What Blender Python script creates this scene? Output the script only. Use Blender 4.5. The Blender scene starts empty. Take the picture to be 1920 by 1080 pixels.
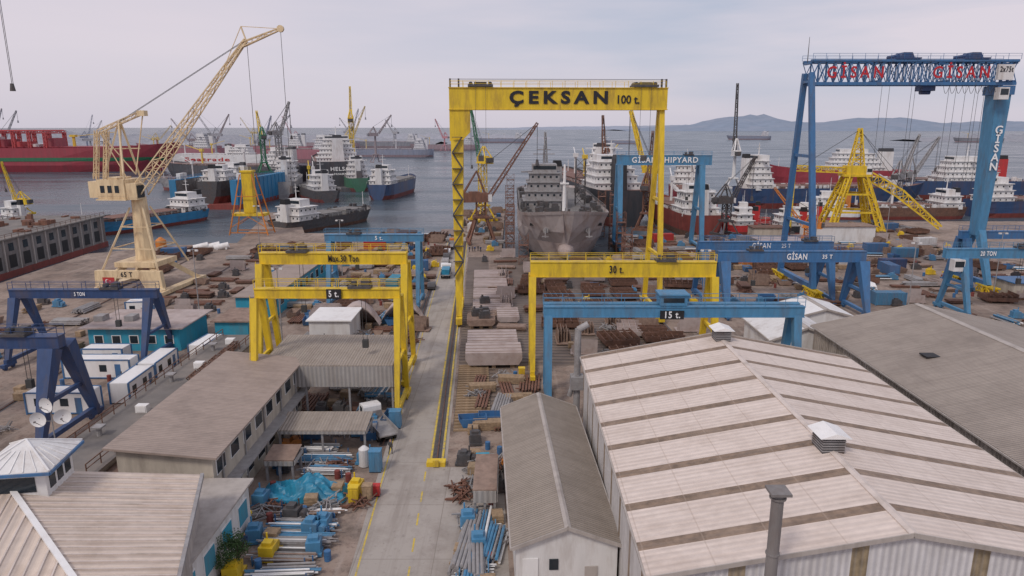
import bpy, math, random, bmesh
from mathutils import Vector, Matrix
R=random.Random(7)
S=bpy.context.scene
COL=S.collection
rad=math.radians
# ---------------------------------------------------------------- materials
DEF=dict(
 yellow=((.72,.50,.025),.5,.12,(.25,.14,.05),.45,.6,1),
 blue=((.05,.155,.33),.5,.14,(.12,.10,.09),.4,.6,1),
 skyblue=((.075,.235,.40),.5,.14,(.12,.11,.11),.4,.6,1),
 navy=((.03,.065,.165),.5,.15,(.12,.09,.08),.4,.6,1),
 cream=((.74,.58,.36),.55,.1,(.27,.15,.08),.45,.7,1),
 orange=((.58,.20,.035),.6,.15,(.15,.07,.04),.4,.7,1),
 brownsteel=((.19,.09,.06),.8,.3,(.07,.05,.045),.5,.8,1),
 rust=((.155,.08,.055),.85,.35,(.09,.06,.05),.5,.5,0),
 rustpale=((.27,.19,.15),.85,.25,(.13,.07,.05),.5,.4,0),
 steel=((.30,.29,.29),.55,.2,(.15,.10,.08),.4,.5,0),
 darksteel=((.075,.072,.075),.6,.3,(.12,.07,.05),.4,.5,0),
 dockgrey=((.20,.185,.18),.75,.25,(.13,.08,.06),.55,.3,1),
 pinkgrey=((.42,.35,.33),.75,.12,(.22,.14,.11),.45,.3,0),
 shiphull=((.48,.43,.42),.6,.08,(.27,.17,.13),.5,.3,1),
 white=((.70,.69,.68),.5,.06,(.32,.25,.20),.35,.5,1),
 clean=((.80,.79,.78),.5,.04,(.45,.38,.33),.2,.5,1),
 red=((.31,.02,.035),.55,.12,(.16,.05,.05),.35,.15,1),
 brightred=((.50,.035,.035),.5,.1,(.2,.06,.05),.3,.4,1),
 green=((.03,.16,.08),.5,.15,(.08,.07,.06),.3,.5,1),
 hullblue=((.03,.065,.15),.5,.15,(.12,.06,.05),.4,.2,1),
 dockblue=((.03,.20,.38),.55,.15,(.10,.10,.12),.45,.15,1),
 hullblack=((.022,.025,.03),.5,.3,(.10,.05,.04),.35,.2,1),
 boot=((.22,.05,.04),.7,.2,(.10,.05,.04),.4,.2,1),
 deck=((.20,.10,.075),.8,.25,(.10,.07,.06),.4,.3,0),
 deckgrey=((.19,.18,.17),.8,.25,(.10,.07,.06),.4,.3,0),
 glass=((.02,.03,.04),.12,.1,(.05,.05,.05),.2,1,0),
 black=((.015,.015,.017),.6,.2,(.05,.04,.04),.3,1,0),
 rope=((.05,.05,.05),.7,.1,(.05,.05,.05),.1,1,0),
 textblack=((.012,.012,.02),.6,.05,(.03,.03,.03),.1,1,0),
 textwhite=((.85,.85,.85),.6,.03,(.6,.6,.6),.1,1,0),
 textred=((.50,.02,.03),.6,.05,(.3,.05,.05),.1,1,0),
 wood=((.34,.24,.15),.8,.3,(.15,.10,.07),.5,1,0),
 cyan=((.03,.30,.44),.6,.1,(.15,.17,.17),.4,.6,1),
 tarp=((.02,.22,.36),.45,.2,(.02,.10,.16),.5,.6,0),
 wallbeige=((.48,.43,.36),.85,.1,(.22,.18,.15),.5,.5,1),
 parapet=((.42,.38,.35),.8,.1,(.2,.17,.15),.4,.4,1),
 ridgecap=((.62,.54,.49),.7,.1,(.3,.25,.2),.4,.4,1),
 felt=((.17,.155,.145),.9,.2,(.28,.24,.21),.5,.15,0),
 rubber=((.02,.02,.02),.8,.1,(.06,.05,.04),.3,1,0),
 skin=((.45,.26,.18),.6,.05,(.3,.2,.15),.1,1,0),
 bark=((.10,.07,.05),.9,.3,(.05,.04,.03),.4,4,1),
 leaf=((.05,.10,.025),.7,.45,(.02,.05,.015),.5,2,0),
 hill=((.22,.27,.35),1,.10,(.28,.31,.38),.6,.004,0),  # pale bluish tone has the distance haze painted into it
 shore=((.17,.18,.20),1,.25,(.28,.25,.25),.5,.05,0),
 paint=((.60,.44,.06),.8,.2,(.28,.24,.18),.8,1.4,0),
)
HAZE_COL=(.50,.51,.58); _m={}
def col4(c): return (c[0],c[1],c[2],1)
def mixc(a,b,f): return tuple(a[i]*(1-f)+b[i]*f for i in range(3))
def mixnode(nt,fac,a,b):
    n=nt.nodes.new('ShaderNodeMix'); n.data_type='RGBA'
    for i,v in ((0,fac),(6,a),(7,b)):
        if hasattr(v,'is_output'): nt.links.new(v,n.inputs[i])
        else: n.inputs[i].default_value=v
    return n.outputs[2]
def math_(nt,op,a,b=None,c=None):
    n=nt.nodes.new('ShaderNodeMath'); n.operation=op
    for i,v in enumerate((a,b,c)):
        if v is None: continue
        if hasattr(v,'is_output'): nt.links.new(v,n.inputs[i])
        else: n.inputs[i].default_value=v
    return n.outputs[0]
def noise(nt,vec,sc,det=6,ro=.6):
    n=nt.nodes.new('ShaderNodeTexNoise'); n.inputs['Scale'].default_value=sc
    n.inputs['Detail'].default_value=det; n.inputs['Roughness'].default_value=ro
    nt.links.new(vec,n.inputs['Vector']); return n.outputs['Fac']
def mrange(nt,v,a,b,c=0,d=1):
    n=nt.nodes.new('ShaderNodeMapRange'); nt.links.new(v,n.inputs[0])
    for i,x in enumerate((a,b,c,d)): n.inputs[i+1].default_value=x
    return n.outputs[0]
def scaled(nt,vec,s):
    mp=nt.nodes.new('ShaderNodeMapping'); nt.links.new(vec,mp.inputs[0]); mp.inputs['Scale'].default_value=s; return mp.outputs[0]
def base(name):
    m=bpy.data.materials.new(name); m.use_nodes=True; nt=m.node_tree
    b=nt.nodes['Principled BSDF']; tc=nt.nodes.new('ShaderNodeTexCoord')
    return m,nt,b,tc.outputs['Object']
def bump(nt,b,h,st,dist):
    n=nt.nodes.new('ShaderNodeBump'); n.inputs['Strength'].default_value=st
    n.inputs['Distance'].default_value=dist; nt.links.new(h,n.inputs['Height']); nt.links.new(n.outputs[0],b.inputs['Normal'])
def M(n,f=0):
    if not isinstance(n,str): return n
    if (n,f) in _m: return _m[(n,f)]
    c,ro,va,dc,da,sc,sl=DEF[n]; c=mixc(c,HAZE_COL,f); dc=mixc(dc,HAZE_COL,f)  # f paints distance haze into the base and dirt colours
    m,nt,b,ob=base(n+('_hazed' if f else ''))
    v=scaled(nt,ob,(1,1,.22 if sl else 1))
    n1=noise(nt,v,sc*3,8); n2=noise(nt,v,sc,7,.7)
    a=mixnode(nt,mrange(nt,n1,.3,.7),col4([x*(1-va) for x in c]),col4([min(1,x*(1+va)) for x in c]))
    o=mixnode(nt,mrange(nt,n2,.48,.68,0,da*1.3),a,col4(dc))
    nt.links.new(o,b.inputs['Base Color']); b.inputs['Roughness'].default_value=ro
    _m[(n,f)]=m; return m
def ribbed(name,c,ax,per,dirt,da=.5,stripe=None,depth=.04,rough=.65,dsc=.25,panel=None,rd=.35,vs=.45):
    m,nt,b,ob=base(name)
    sp=nt.nodes.new('ShaderNodeSeparateXYZ'); nt.links.new(ob,sp.inputs[0])
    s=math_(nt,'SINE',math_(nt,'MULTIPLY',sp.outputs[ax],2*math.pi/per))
    n1=noise(nt,ob,dsc*6,8); n2=noise(nt,ob,dsc,8,.7)
    sc=[.12,.12,.12]; sc[ax]=3; n3=noise(nt,scaled(nt,ob,sc),1,5)
    o=mixnode(nt,mrange(nt,n1,.3,.7),col4([x*.9 for x in c]),col4([min(1,x*1.06) for x in c]))
    o=mixnode(nt,mrange(nt,n3,.45,.75,0,vs),o,col4(dirt))
    if stripe:
        sa,sper,off,fr,scol=stripe
        t=math_(nt,'FRACT',math_(nt,'DIVIDE',math_(nt,'SUBTRACT',sp.outputs[sa],off),sper))
        o2=mixnode(nt,mrange(nt,n1,.35,.65),col4([x*.75 for x in scol]),col4([x*1.3 for x in scol]))
        o=mixnode(nt,math_(nt,'LESS_THAN',t,fr),o,o2)
    if panel:
        pa,pp=panel
        t=math_(nt,'FRACT',math_(nt,'DIVIDE',sp.outputs[pa],pp))
        o=mixnode(nt,math_(nt,'MULTIPLY',math_(nt,'LESS_THAN',t,.025),.35),o,col4(dirt))
    o=mixnode(nt,mrange(nt,n2,.47,.7,0,da),o,col4(dirt))
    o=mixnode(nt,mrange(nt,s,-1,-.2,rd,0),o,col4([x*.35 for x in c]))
    nt.links.new(o,b.inputs['Base Color']); b.inputs['Roughness'].default_value=rough
    bump(nt,b,s,.8,depth); return m
# ---------------------------------------------------------------- mesh builder
class MB:
    def __init__(s): s.v=[];s.f=[];s.m=[];s.mi=0
    def mat(s,i): s.mi=i; return s
    def add(s,vs,fs):
        n=len(s.v); s.v+=[tuple(v) for v in vs]; s.f+=[tuple(i+n for i in f) for f in fs]; s.m+=[s.mi]*len(fs); return s
    def loft(s,rings,cap=True):
        k=len(rings[0]); vs=[p for r in rings for p in r]; fs=[]
        for i in range(len(rings)-1):
            for j in range(k):
                fs.append((i*k+j,i*k+(j+1)%k,(i+1)*k+(j+1)%k,(i+1)*k+j))
        if cap: fs.append(tuple(range(k))[::-1]); fs.append(tuple((len(rings)-1)*k+j for j in range(k)))
        return s.add(vs,fs)
    def box(s,x0,x1,y0,y1,z0,z1):
        return s.loft([[(x0,y0,z),(x1,y0,z),(x1,y1,z),(x0,y1,z)] for z in (z0,z1)])
    def beam(s,a,b,w,h=None,w1=None,h1=None):
        a=Vector(a);b=Vector(b);d=(b-a).normalized(); h=h or w; w1=w1 or w; h1=h1 or h
        up=Vector((0,0,1)) if abs(d.z)<.95 else Vector((0,1,0))
        x=d.cross(up).normalized(); y=x.cross(d)
        def rg(p,w,h): return [p-x*w/2-y*h/2,p+x*w/2-y*h/2,p+x*w/2+y*h/2,p-x*w/2+y*h/2]
        return s.loft([rg(a,w,h),rg(b,w1,h1)])
    def cyl(s,a,b,r,r1=None,n=10,cap=True):
        a=Vector(a);b=Vector(b);d=(b-a).normalized(); r1=r if r1 is None else r1
        up=Vector((0,0,1)) if abs(d.z)<.95 else Vector((0,1,0))
        x=d.cross(up).normalized(); y=x.cross(d)
        def rg(p,r): return [p+x*r*math.cos(t*2*math.pi/n)+y*r*math.sin(t*2*math.pi/n) for t in range(n)]
        return s.loft([rg(a,r),rg(b,r1)],cap)
    def truss(s,a,b,w,h,n,c=.2,d=.12,w1=None,h1=None):
        a=Vector(a);b=Vector(b);dr=(b-a).normalized(); w1=w if w1 is None else w1; h1=h if h1 is None else h1
        up=Vector((0,0,1)) if abs(dr.z)<.95 else Vector((1,0,0))
        x=dr.cross(up).normalized(); y=x.cross(dr)
        def pt(i,k):
            t=i/n; p=a.lerp(b,t); ww=w+(w1-w)*t; hh=h+(h1-h)*t
            sx,sy=((-1,-1),(1,-1),(1,1),(-1,1))[k]; return p+x*sx*ww/2+y*sy*hh/2
        for k in range(4): s.beam(pt(0,k),pt(n,k),c)
        for i in range(n):
            for k in range(4):
                k2=(k+1)%4
                s.beam(pt(i,k),pt(i+1,k2),d) if i%2==0 else s.beam(pt(i,k2),pt(i+1,k),d)
                if i: s.beam(pt(i,k),pt(i,k2),d)
        return s
    def prism(s,poly,y0,y1):
        k=len(poly); vs=[(x,y0,z) for x,z in poly]+[(x,y1,z) for x,z in poly]
        fs=[tuple(range(k)),tuple(range(2*k-1,k-1,-1))]+[(j+k,(j+1)%k+k,(j+1)%k,j) for j in range(k)]
        return s.add(vs,fs)
    def rail(s,a,b,h=1.1,step=2.5,t=.06):
        a=Vector(a);b=Vector(b);n=max(1,int((b-a).length/step)); u=Vector((0,0,h))
        for i in range(n+1):
            p=a.lerp(b,i/n); s.beam(p,p+u,t)
        s.beam(a+u,b+u,t); s.beam(a+u*.55,b+u*.55,t*.8); return s
    def mesh(s,name,mats,smooth=False):
        me=bpy.data.meshes.new(name); me.from_pydata(s.v,[],s.f)
        for m in mats: me.materials.append(m)
        me.polygons.foreach_set('material_index',s.m)
        if smooth: me.polygons.foreach_set('use_smooth',[True]*len(s.f))
        me.update()
        b=bmesh.new(); b.from_mesh(me); bmesh.ops.recalc_face_normals(b,faces=b.faces); b.to_mesh(me); b.free()
        return me
    def part(s,name,parent,mats,f=0,smooth=False,label=None):
        if not isinstance(mats,(list,tuple)): mats=[mats]
        o=bpy.data.objects.new(name,s.mesh(name,[M(m,f) for m in mats],smooth)); COL.objects.link(o); o.parent=parent
        if label: o['label']=label
        return o
    def solo(s,name,mats,label,cat,x=0,y=0,z=0,rz=0,group=None,kind=None,f=0,smooth=False):
        o=s.part(name,None,mats,f,smooth); o.location=(x,y,z); o.rotation_euler=(0,0,rz)
        if label: o['label']=label; o['category']=cat
        if group: o['group']=group
        if kind: o['kind']=kind
        return o
def T(name,label,cat,x=0,y=0,z=0,rz=0,group=None):
    o=bpy.data.objects.new(name,None); o.location=(x,y,z); o.rotation_euler=(0,0,rz); o.empty_display_size=.5
    COL.objects.link(o); o['label']=label; o['category']=cat
    if group: o['group']=group
    return o
def dup(o,x,y,z=None,rz=None,parent=None):
    c=o.copy(); COL.objects.link(c)
    if parent is None:
        c.location=(x,y,o.location.z if z is None else z)
        if rz is not None: c.rotation_euler=(0,0,rz)
    else: c.parent=parent
    for k in list(o.children): dup(k,0,0,parent=c)
    return c
def text(s,size,parent,loc,mat='textblack',rot=(math.pi/2,0,0),width=None,bold=.02,name='lettering',f=0,vert=False,sp=1.15):
    cu=bpy.data.curves.new('t','FONT'); cu.body=s; cu.size=size; cu.extrude=.015; cu.offset=bold*size; cu.align_x='CENTER'; cu.align_y='CENTER'
    cu.resolution_u=3; cu.space_character=sp
    if vert: cu.space_line=.82
    t=bpy.data.objects.new('t',cu); COL.objects.link(t); bpy.context.view_layer.update()
    me=bpy.data.meshes.new_from_object(t.evaluated_get(bpy.context.evaluated_depsgraph_get()))
    bpy.data.objects.remove(t); me.materials.clear(); me.materials.append(M(mat,f))
    o=bpy.data.objects.new(name,me); COL.objects.link(o); o.parent=parent; o.location=loc; o.rotation_euler=rot
    if width:
        xs=[v.co.x for v in me.vertices]; k=width/(max(xs)-min(xs)); o.scale=(k,1,1)
    return o
# ---------------------------------------------------------------- camera, world, light
cd=bpy.data.cameras.new('camera'); cam=bpy.data.objects.new('camera',cd); COL.objects.link(cam)
cam.location=(0,0,35); cam.rotation_euler=(rad(90-13.1),0,0); cd.sensor_width=36; cd.lens=36*1300/1920
cd.clip_end=40000; cd.clip_start=.5; S.camera=cam
S.view_settings.view_transform='Standard'; S.view_settings.look='None'; S.view_settings.exposure=0
w=bpy.data.worlds.new('World'); S.world=w; w.use_nodes=True; nt=w.node_tree; nt.nodes.clear()
SE,SA=rad(48),rad(215)
sky=nt.nodes.new('ShaderNodeTexSky'); sky.sky_type='NISHITA'; sky.sun_disc=False; sky.sun_elevation=SE; sky.sun_rotation=SA
bg1=nt.nodes.new('ShaderNodeBackground'); nt.links.new(sky.outputs[0],bg1.inputs[0]); bg1.inputs[1].default_value=.07
tc=nt.nodes.new('ShaderNodeTexCoord'); mp=nt.nodes.new('ShaderNodeMapping'); nt.links.new(tc.outputs['Generated'],mp.inputs[0])
mp.inputs['Scale'].default_value=(1,1,7); mp.inputs['Rotation'].default_value=(0,rad(8),0)
cl=noise(nt,mp.outputs[0],2.2,6,.46)
sx=nt.nodes.new('ShaderNodeSeparateXYZ'); nt.links.new(tc.outputs['Generated'],sx.inputs[0])
side=mrange(nt,math_(nt,'ADD',sx.outputs[0],math_(nt,'MULTIPLY',sx.outputs[2],1.4)),-.25,.5,0,1)
f=math_(nt,'MULTIPLY',mrange(nt,cl,.36,.62),math_(nt,'ADD',.12,math_(nt,'MULTIPLY',side,.88)))
cc=mixnode(nt,f,(.76,.69,.76,1),(.48,.53,.66,1))
cc=mixnode(nt,mrange(nt,sx.outputs[2],0,.09,.8,0),cc,(.64,.60,.69,1))
bg2=nt.nodes.new('ShaderNodeBackground'); nt.links.new(cc,bg2.inputs[0]); bg2.inputs[1].default_value=1.0
mx=nt.nodes.new('ShaderNodeMixShader'); mx.inputs[0].default_value=.9; nt.links.new(bg1.outputs[0],mx.inputs[1]); nt.links.new(bg2.outputs[0],mx.inputs[2])
ow=nt.nodes.new('ShaderNodeOutputWorld'); nt.links.new(mx.outputs[0],ow.inputs[0])
sl=bpy.data.lights.new('sun','SUN'); sl.energy=1.5; sl.angle=rad(12); sl.color=(1,.91,.82)
so=bpy.data.objects.new('sun',sl); COL.objects.link(so)
dv=Vector((math.sin(SA)*math.cos(SE),math.cos(SA)*math.cos(SE),math.sin(SE))); so.rotation_euler=dv.to_track_quat('Z','Y').to_euler()
# ---------------------------------------------------------------- setting: sea, ground, road, hills
m,nt,b,ob=base('sea_water')
b.inputs['IOR'].default_value=1.33
v=scaled(nt,ob,(.35,1,1)); n1=noise(nt,v,.35,8,.65); n2=noise(nt,scaled(nt,ob,(.25,1,1)),.03,6,.65)
bump(nt,b,math_(nt,'ADD',n1,math_(nt,'MULTIPLY',n2,3)),.6,.65)
nt.links.new(mrange(nt,n2,.35,.65,.12,.40),b.inputs['Roughness'])
nt.links.new(mixnode(nt,mrange(nt,n2,.35,.7),(.04,.06,.075,1),(.09,.12,.15,1)),b.inputs['Base Color'])
MB().add([(-14000,-500,0),(14000,-500,0),(14000,24000,0),(-14000,24000,0)],[(0,1,2,3)]).solo('sea',m,None,None,z=-2.5,kind='structure')
m,nt,b,ob=base('yard_ground')
n1=noise(nt,ob,.05,9,.7); n2=noise(nt,ob,.6,8,.7); n3=noise(nt,ob,.16,6,.75); n4=noise(nt,scaled(nt,ob,(1,.08,1)),.9,5); n5=noise(nt,ob,2.4,6,.7)
o=mixnode(nt,mrange(nt,n1,.35,.65),(.23,.17,.135,1),(.37,.29,.24,1))
o=mixnode(nt,mrange(nt,n3,.46,.64,0,.85),o,(.115,.09,.075,1))
o=mixnode(nt,mrange(nt,n2,.5,.72,0,.7),o,(.16,.095,.07,1))
o=mixnode(nt,mrange(nt,n4,.55,.72,0,.4),o,(.42,.36,.32,1))
o=mixnode(nt,mrange(nt,n5,.56,.66,0,.45),o,(.07,.055,.05,1))
nt.links.new(o,b.inputs['Base Color']); b.inputs['Roughness'].default_value=.9; bump(nt,b,n2,.5,.15)
GM=m
poly=[(-420,-120),(520,-120),(520,262),(142,262),(142,256),(104,256),(104,228),(32,228),(32,188),(-3,188),(-3,300),(-21,300),(-21,232),(-70,232),(-90,290),(-102,290),(-85,212),(-102,207),(-120,193),(-117,145),(-420,145)]
k=len(poly)
go=MB().add([(x,y,0) for x,y in poly]+[(x,y,-6) for x,y in poly],[tuple(range(k))]+[(j,(j+1)%k,(j+1)%k+k,j+k) for j in range(k)]).solo('ground',GM,None,None,kind='structure')
bm=bmesh.new(); bm.from_mesh(go.data); bmesh.ops.triangulate(bm,faces=bm.faces); bm.to_mesh(go.data); bm.free()
YS=.045; YR=math.atan(YS)
def Y(x,y): return (x-YS*y,y)
def strip(name,x0,x1,y0,y1,z,mat,kind='structure'):
    return MB().add([(*Y(x0,y0),z),(*Y(x1,y0),z),(*Y(x1,y1),z),(*Y(x0,y1),z)],[(0,1,2,3)]).solo(name,mat,None,None,kind=kind)
m,nt,b,ob=base('concrete_road')
br=nt.nodes.new('ShaderNodeTexBrick'); nt.links.new(ob,br.inputs['Vector']); br.inputs['Scale'].default_value=.2; br.offset=0
br.inputs['Color1'].default_value=(.40,.36,.325,1); br.inputs['Color2'].default_value=(.36,.325,.29,1); br.inputs['Mortar'].default_value=(.26,.23,.20,1)
br.inputs['Mortar Size'].default_value=.007; br.inputs['Brick Width'].default_value=1.3; br.inputs['Row Height'].default_value=1.7
n1=noise(nt,ob,.25,9,.7); n4=noise(nt,scaled(nt,ob,(1,.06,1)),1.0,6); n5=noise(nt,ob,1.5,7,.7)
o=mixnode(nt,mrange(nt,n1,.46,.68,0,.65),br.outputs[0],(.22,.185,.16,1)); o=mixnode(nt,mrange(nt,n4,.5,.7,0,.6),o,(.24,.205,.18,1)); o=mixnode(nt,mrange(nt,n5,.58,.68,0,.4),o,(.12,.10,.09,1))
nt.links.new(o,b.inputs['Base Color']); b.inputs['Roughness'].default_value=.85; bump(nt,b,n1,.3,.05)
strip('road',-10.9,-3.9,20,232,.004,m); strip('road',-3.9,2.0,20,67,.004,m)
strip('road_marking',-10.4,-10.25,30,225,.008,M('paint'))
for i in range(6): strip('road_marking',-6.2+.02*i,-6.05+.02*i,44+4*i,46+4*i,.008,M('paint'))
SLM=ribbed('slipway_timbers',(.20,.155,.125),1,1.5,(.08,.055,.045),.8,depth=.12,rd=.8,dsc=.12)
strip('slipway',4,32,99,187,.004,SLM); strip('slipway',-3.6,1.9,76,188,.004,SLM)
def track(x0,y0,y1,yel=True):
    t=T('crane_track','gantry crane rail in slot with worn yellow painted edges' if yel else 'rusty gantry crane rail set in concrete','rail track')
    MB().add([(*Y(x0-.45,y0),.012),(*Y(x0+.45,y0),.012),(*Y(x0+.45,y1),.012),(*Y(x0-.45,y1),.012)],[(0,1,2,3)]).part('slot',t,'darksteel')
    MB().beam((*Y(x0,y0),.07),(*Y(x0,y1),.07),.12,.14).part('rail',t,'rust')
    if yel:
        for a in (-.75,.5):
            MB().beam((*Y(x0+a+.12,y0),.06),(*Y(x0+a+.12,y1),.06),.22,.12).part('kerb',t,'paint')
track(-5,68,215); track(-11.3,72,150,False); track(33,100,190,False)
MB().box(-1.0,1.0,-.5,.5,0,.5).box(-.3,.3,-.7,-.4,.1,.8).solo('buffer_stop','yellow','yellow steel buffer stop at the rail end','buffer stop',*Y(-5,67.5))
for x0 in (-89,-75):
    t=T('crane_track','rusty harbour crane rail set in dusty yard','rail track')
    MB().beam((x0+12,60,.05),(x0,205,.05),.15,.12).part('rail',t,'rust'); MB().add([(x0+11.6,60,.012),(x0+12.4,60,.012),(x0+.4,205,.012),(x0-.4,205,.012)],[(0,1,2,3)]).part('slot',t,'darksteel')
def ridge(name,pts,y,dep,mat,n=90,jit=.06,f=0):
    xs=[];b=MB(); N=n
    for i in range(N+1):
        t=i/N; x=pts[0][0]+(pts[-1][0]-pts[0][0])*t; h=pts[-1][1]
        for a,c in zip(pts,pts[1:]):
            if a[0]<=x<=c[0]: u=(x-a[0])/(c[0]-a[0]); u=u*u*(3-2*u); h=a[1]+(c[1]-a[1])*u; break
        xs.append((x,h*(1+R.uniform(-jit,jit))))
    rows=[[(x,y-dep,-4) for x,h in xs],[(x,y-dep*.5+R.uniform(-.1,.1)*dep,h*.6) for x,h in xs],[(x,y,h) for x,h in xs],[(x,y+dep,-4) for x,h in xs]]
    vs=[p for r in rows for p in r]; k=N+1
    return b.add(vs,[(r*k+i,r*k+i+1,(r+1)*k+i+1,(r+1)*k+i) for r in range(3) for i in range(N)]).solo(name,mat,None,None,kind='structure',f=f,smooth=True)
ridge('hills',[(1000,8),(1700,50),(2050,120),(2450,150),(2750,85),(3000,75),(3350,118),(3800,120),(4200,70),(4700,90),(5600,60),(7000,10)],7000,900,'hill')
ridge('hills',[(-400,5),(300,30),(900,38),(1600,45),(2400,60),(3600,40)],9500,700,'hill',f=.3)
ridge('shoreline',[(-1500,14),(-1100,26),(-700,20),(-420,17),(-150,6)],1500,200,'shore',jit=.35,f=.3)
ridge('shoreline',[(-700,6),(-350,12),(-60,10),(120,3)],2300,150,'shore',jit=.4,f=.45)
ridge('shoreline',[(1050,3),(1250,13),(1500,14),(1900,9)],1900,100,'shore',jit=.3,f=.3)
# ---------------------------------------------------------------- gantry cranes
def gantry(label,x0,x1,y,zb,bh,m,sp=8,lw=1.0,lb=.6,bw=1.2,ov=(1,1),rz=0,texts=(),trolley=None,rails=True,cab=None,twin=False):
    g=T('gantry_crane',label,'gantry crane',(x0+x1)/2,y,0,rz); h=(x1-x0)/2
    b=MB()
    for yy in ((-bw,bw) if twin else (0,)):
        b.box(-h-ov[0],h+ov[1],yy-bw/2,yy+bw/2,zb,zb+bh)
        b.box(-h-ov[0]-.02,h+ov[1]+.02,yy-bw/2-.12,yy+bw/2+.12,zb+bh,zb+bh+.12).box(-h-ov[0]-.02,h+ov[1]+.02,yy-bw/2-.12,yy+bw/2+.12,zb-.1,zb)
    if twin:
        for xx in (-h-ov[0],h+ov[1]-.8): b.box(xx,xx+.8,-bw/2+.01,bw/2-.01,zb+.1,zb+bh-.1)
    b.part('girder',g,m)
    e2=bw/2+(bw if twin else 0)
    if rails: MB().rail((-h-ov[0],-e2,zb+bh+.1),(h+ov[1],-e2,zb+bh+.1)).rail((-h-ov[0],e2,zb+bh+.1),(h+ov[1],e2,zb+bh+.1)).part('railing',g,m)
    for sx in (-h,h):
        tp=.13*sp if not twin else bw
        for sg in (-1,1):
            MB().beam((sx,sg*sp/2,1.3),(sx,sg*tp,zb+.05),lb,lb,lw,lw).part('leg',g,m)
            c=MB().box(sx-.35,sx+.35,sg*sp/2-1.3,sg*sp/2+1.3,.45,.95)
            for k in (-.8,.8): c.cyl((sx-.2,sg*sp/2+k,.35),(sx+.2,sg*sp/2+k,.35),.33,n=10)
            c.part('wheel_bogie',g,m)
        MB().box(sx-lb*.4,sx+lb*.4,-sp/2-.6,sp/2+.6,.95,1.5).part('sill_beam',g,m)
        MB().beam((sx,-sp*.33,zb*.48),(sx,sp*.33,zb*.48),lb*.6).part('brace',g,m)
    if trolley is not None:
        tx=trolley; e=bw*(1.6 if twin else .8)
        MB().box(tx-1.4,tx+1.4,-e,e,zb+bh+.15,zb+bh+.45).cyl((tx-.7,-e*.6,zb+bh+.75),(tx-.7,e*.6,zb+bh+.75),.3).box(tx+.2,tx+1.2,-e*.6,e*.6,zb+bh+.45,zb+bh+1.1).part('trolley',g,['darksteel'])
        MB().beam((tx,0.3,zb-.1),(tx,.3,zb*.62),.05).beam((tx+.5,.3,zb-.1),(tx+.5,.3,zb*.62),.05).box(tx-.1,tx+.6,0,.6,zb*.62-1,zb*.62).part('hoist_rope',g,'rope')
    for tx,s,sz,wd,mt,zz in texts:
        text(s,sz,g,(tx,-e2-.17,zb+bh*zz),mt,width=wd)
    MB().rail((-h-.5,-sp*.5,1.5),(-h-.5,-sp*.14,zb),.45,.9,.05).part('ladder',g,m)
    if cab:
        MB().box(cab-1,cab+1,-bw/2-1.6,-bw/2-.1,zb-2.3,zb-.1).part('operator_cab',g,'white')
        MB().box(cab-.85,cab+.85,-bw/2-1.64,-bw/2-1.6,zb-1.5,zb-.4).part('window',g,'glass')
    return g
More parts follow.
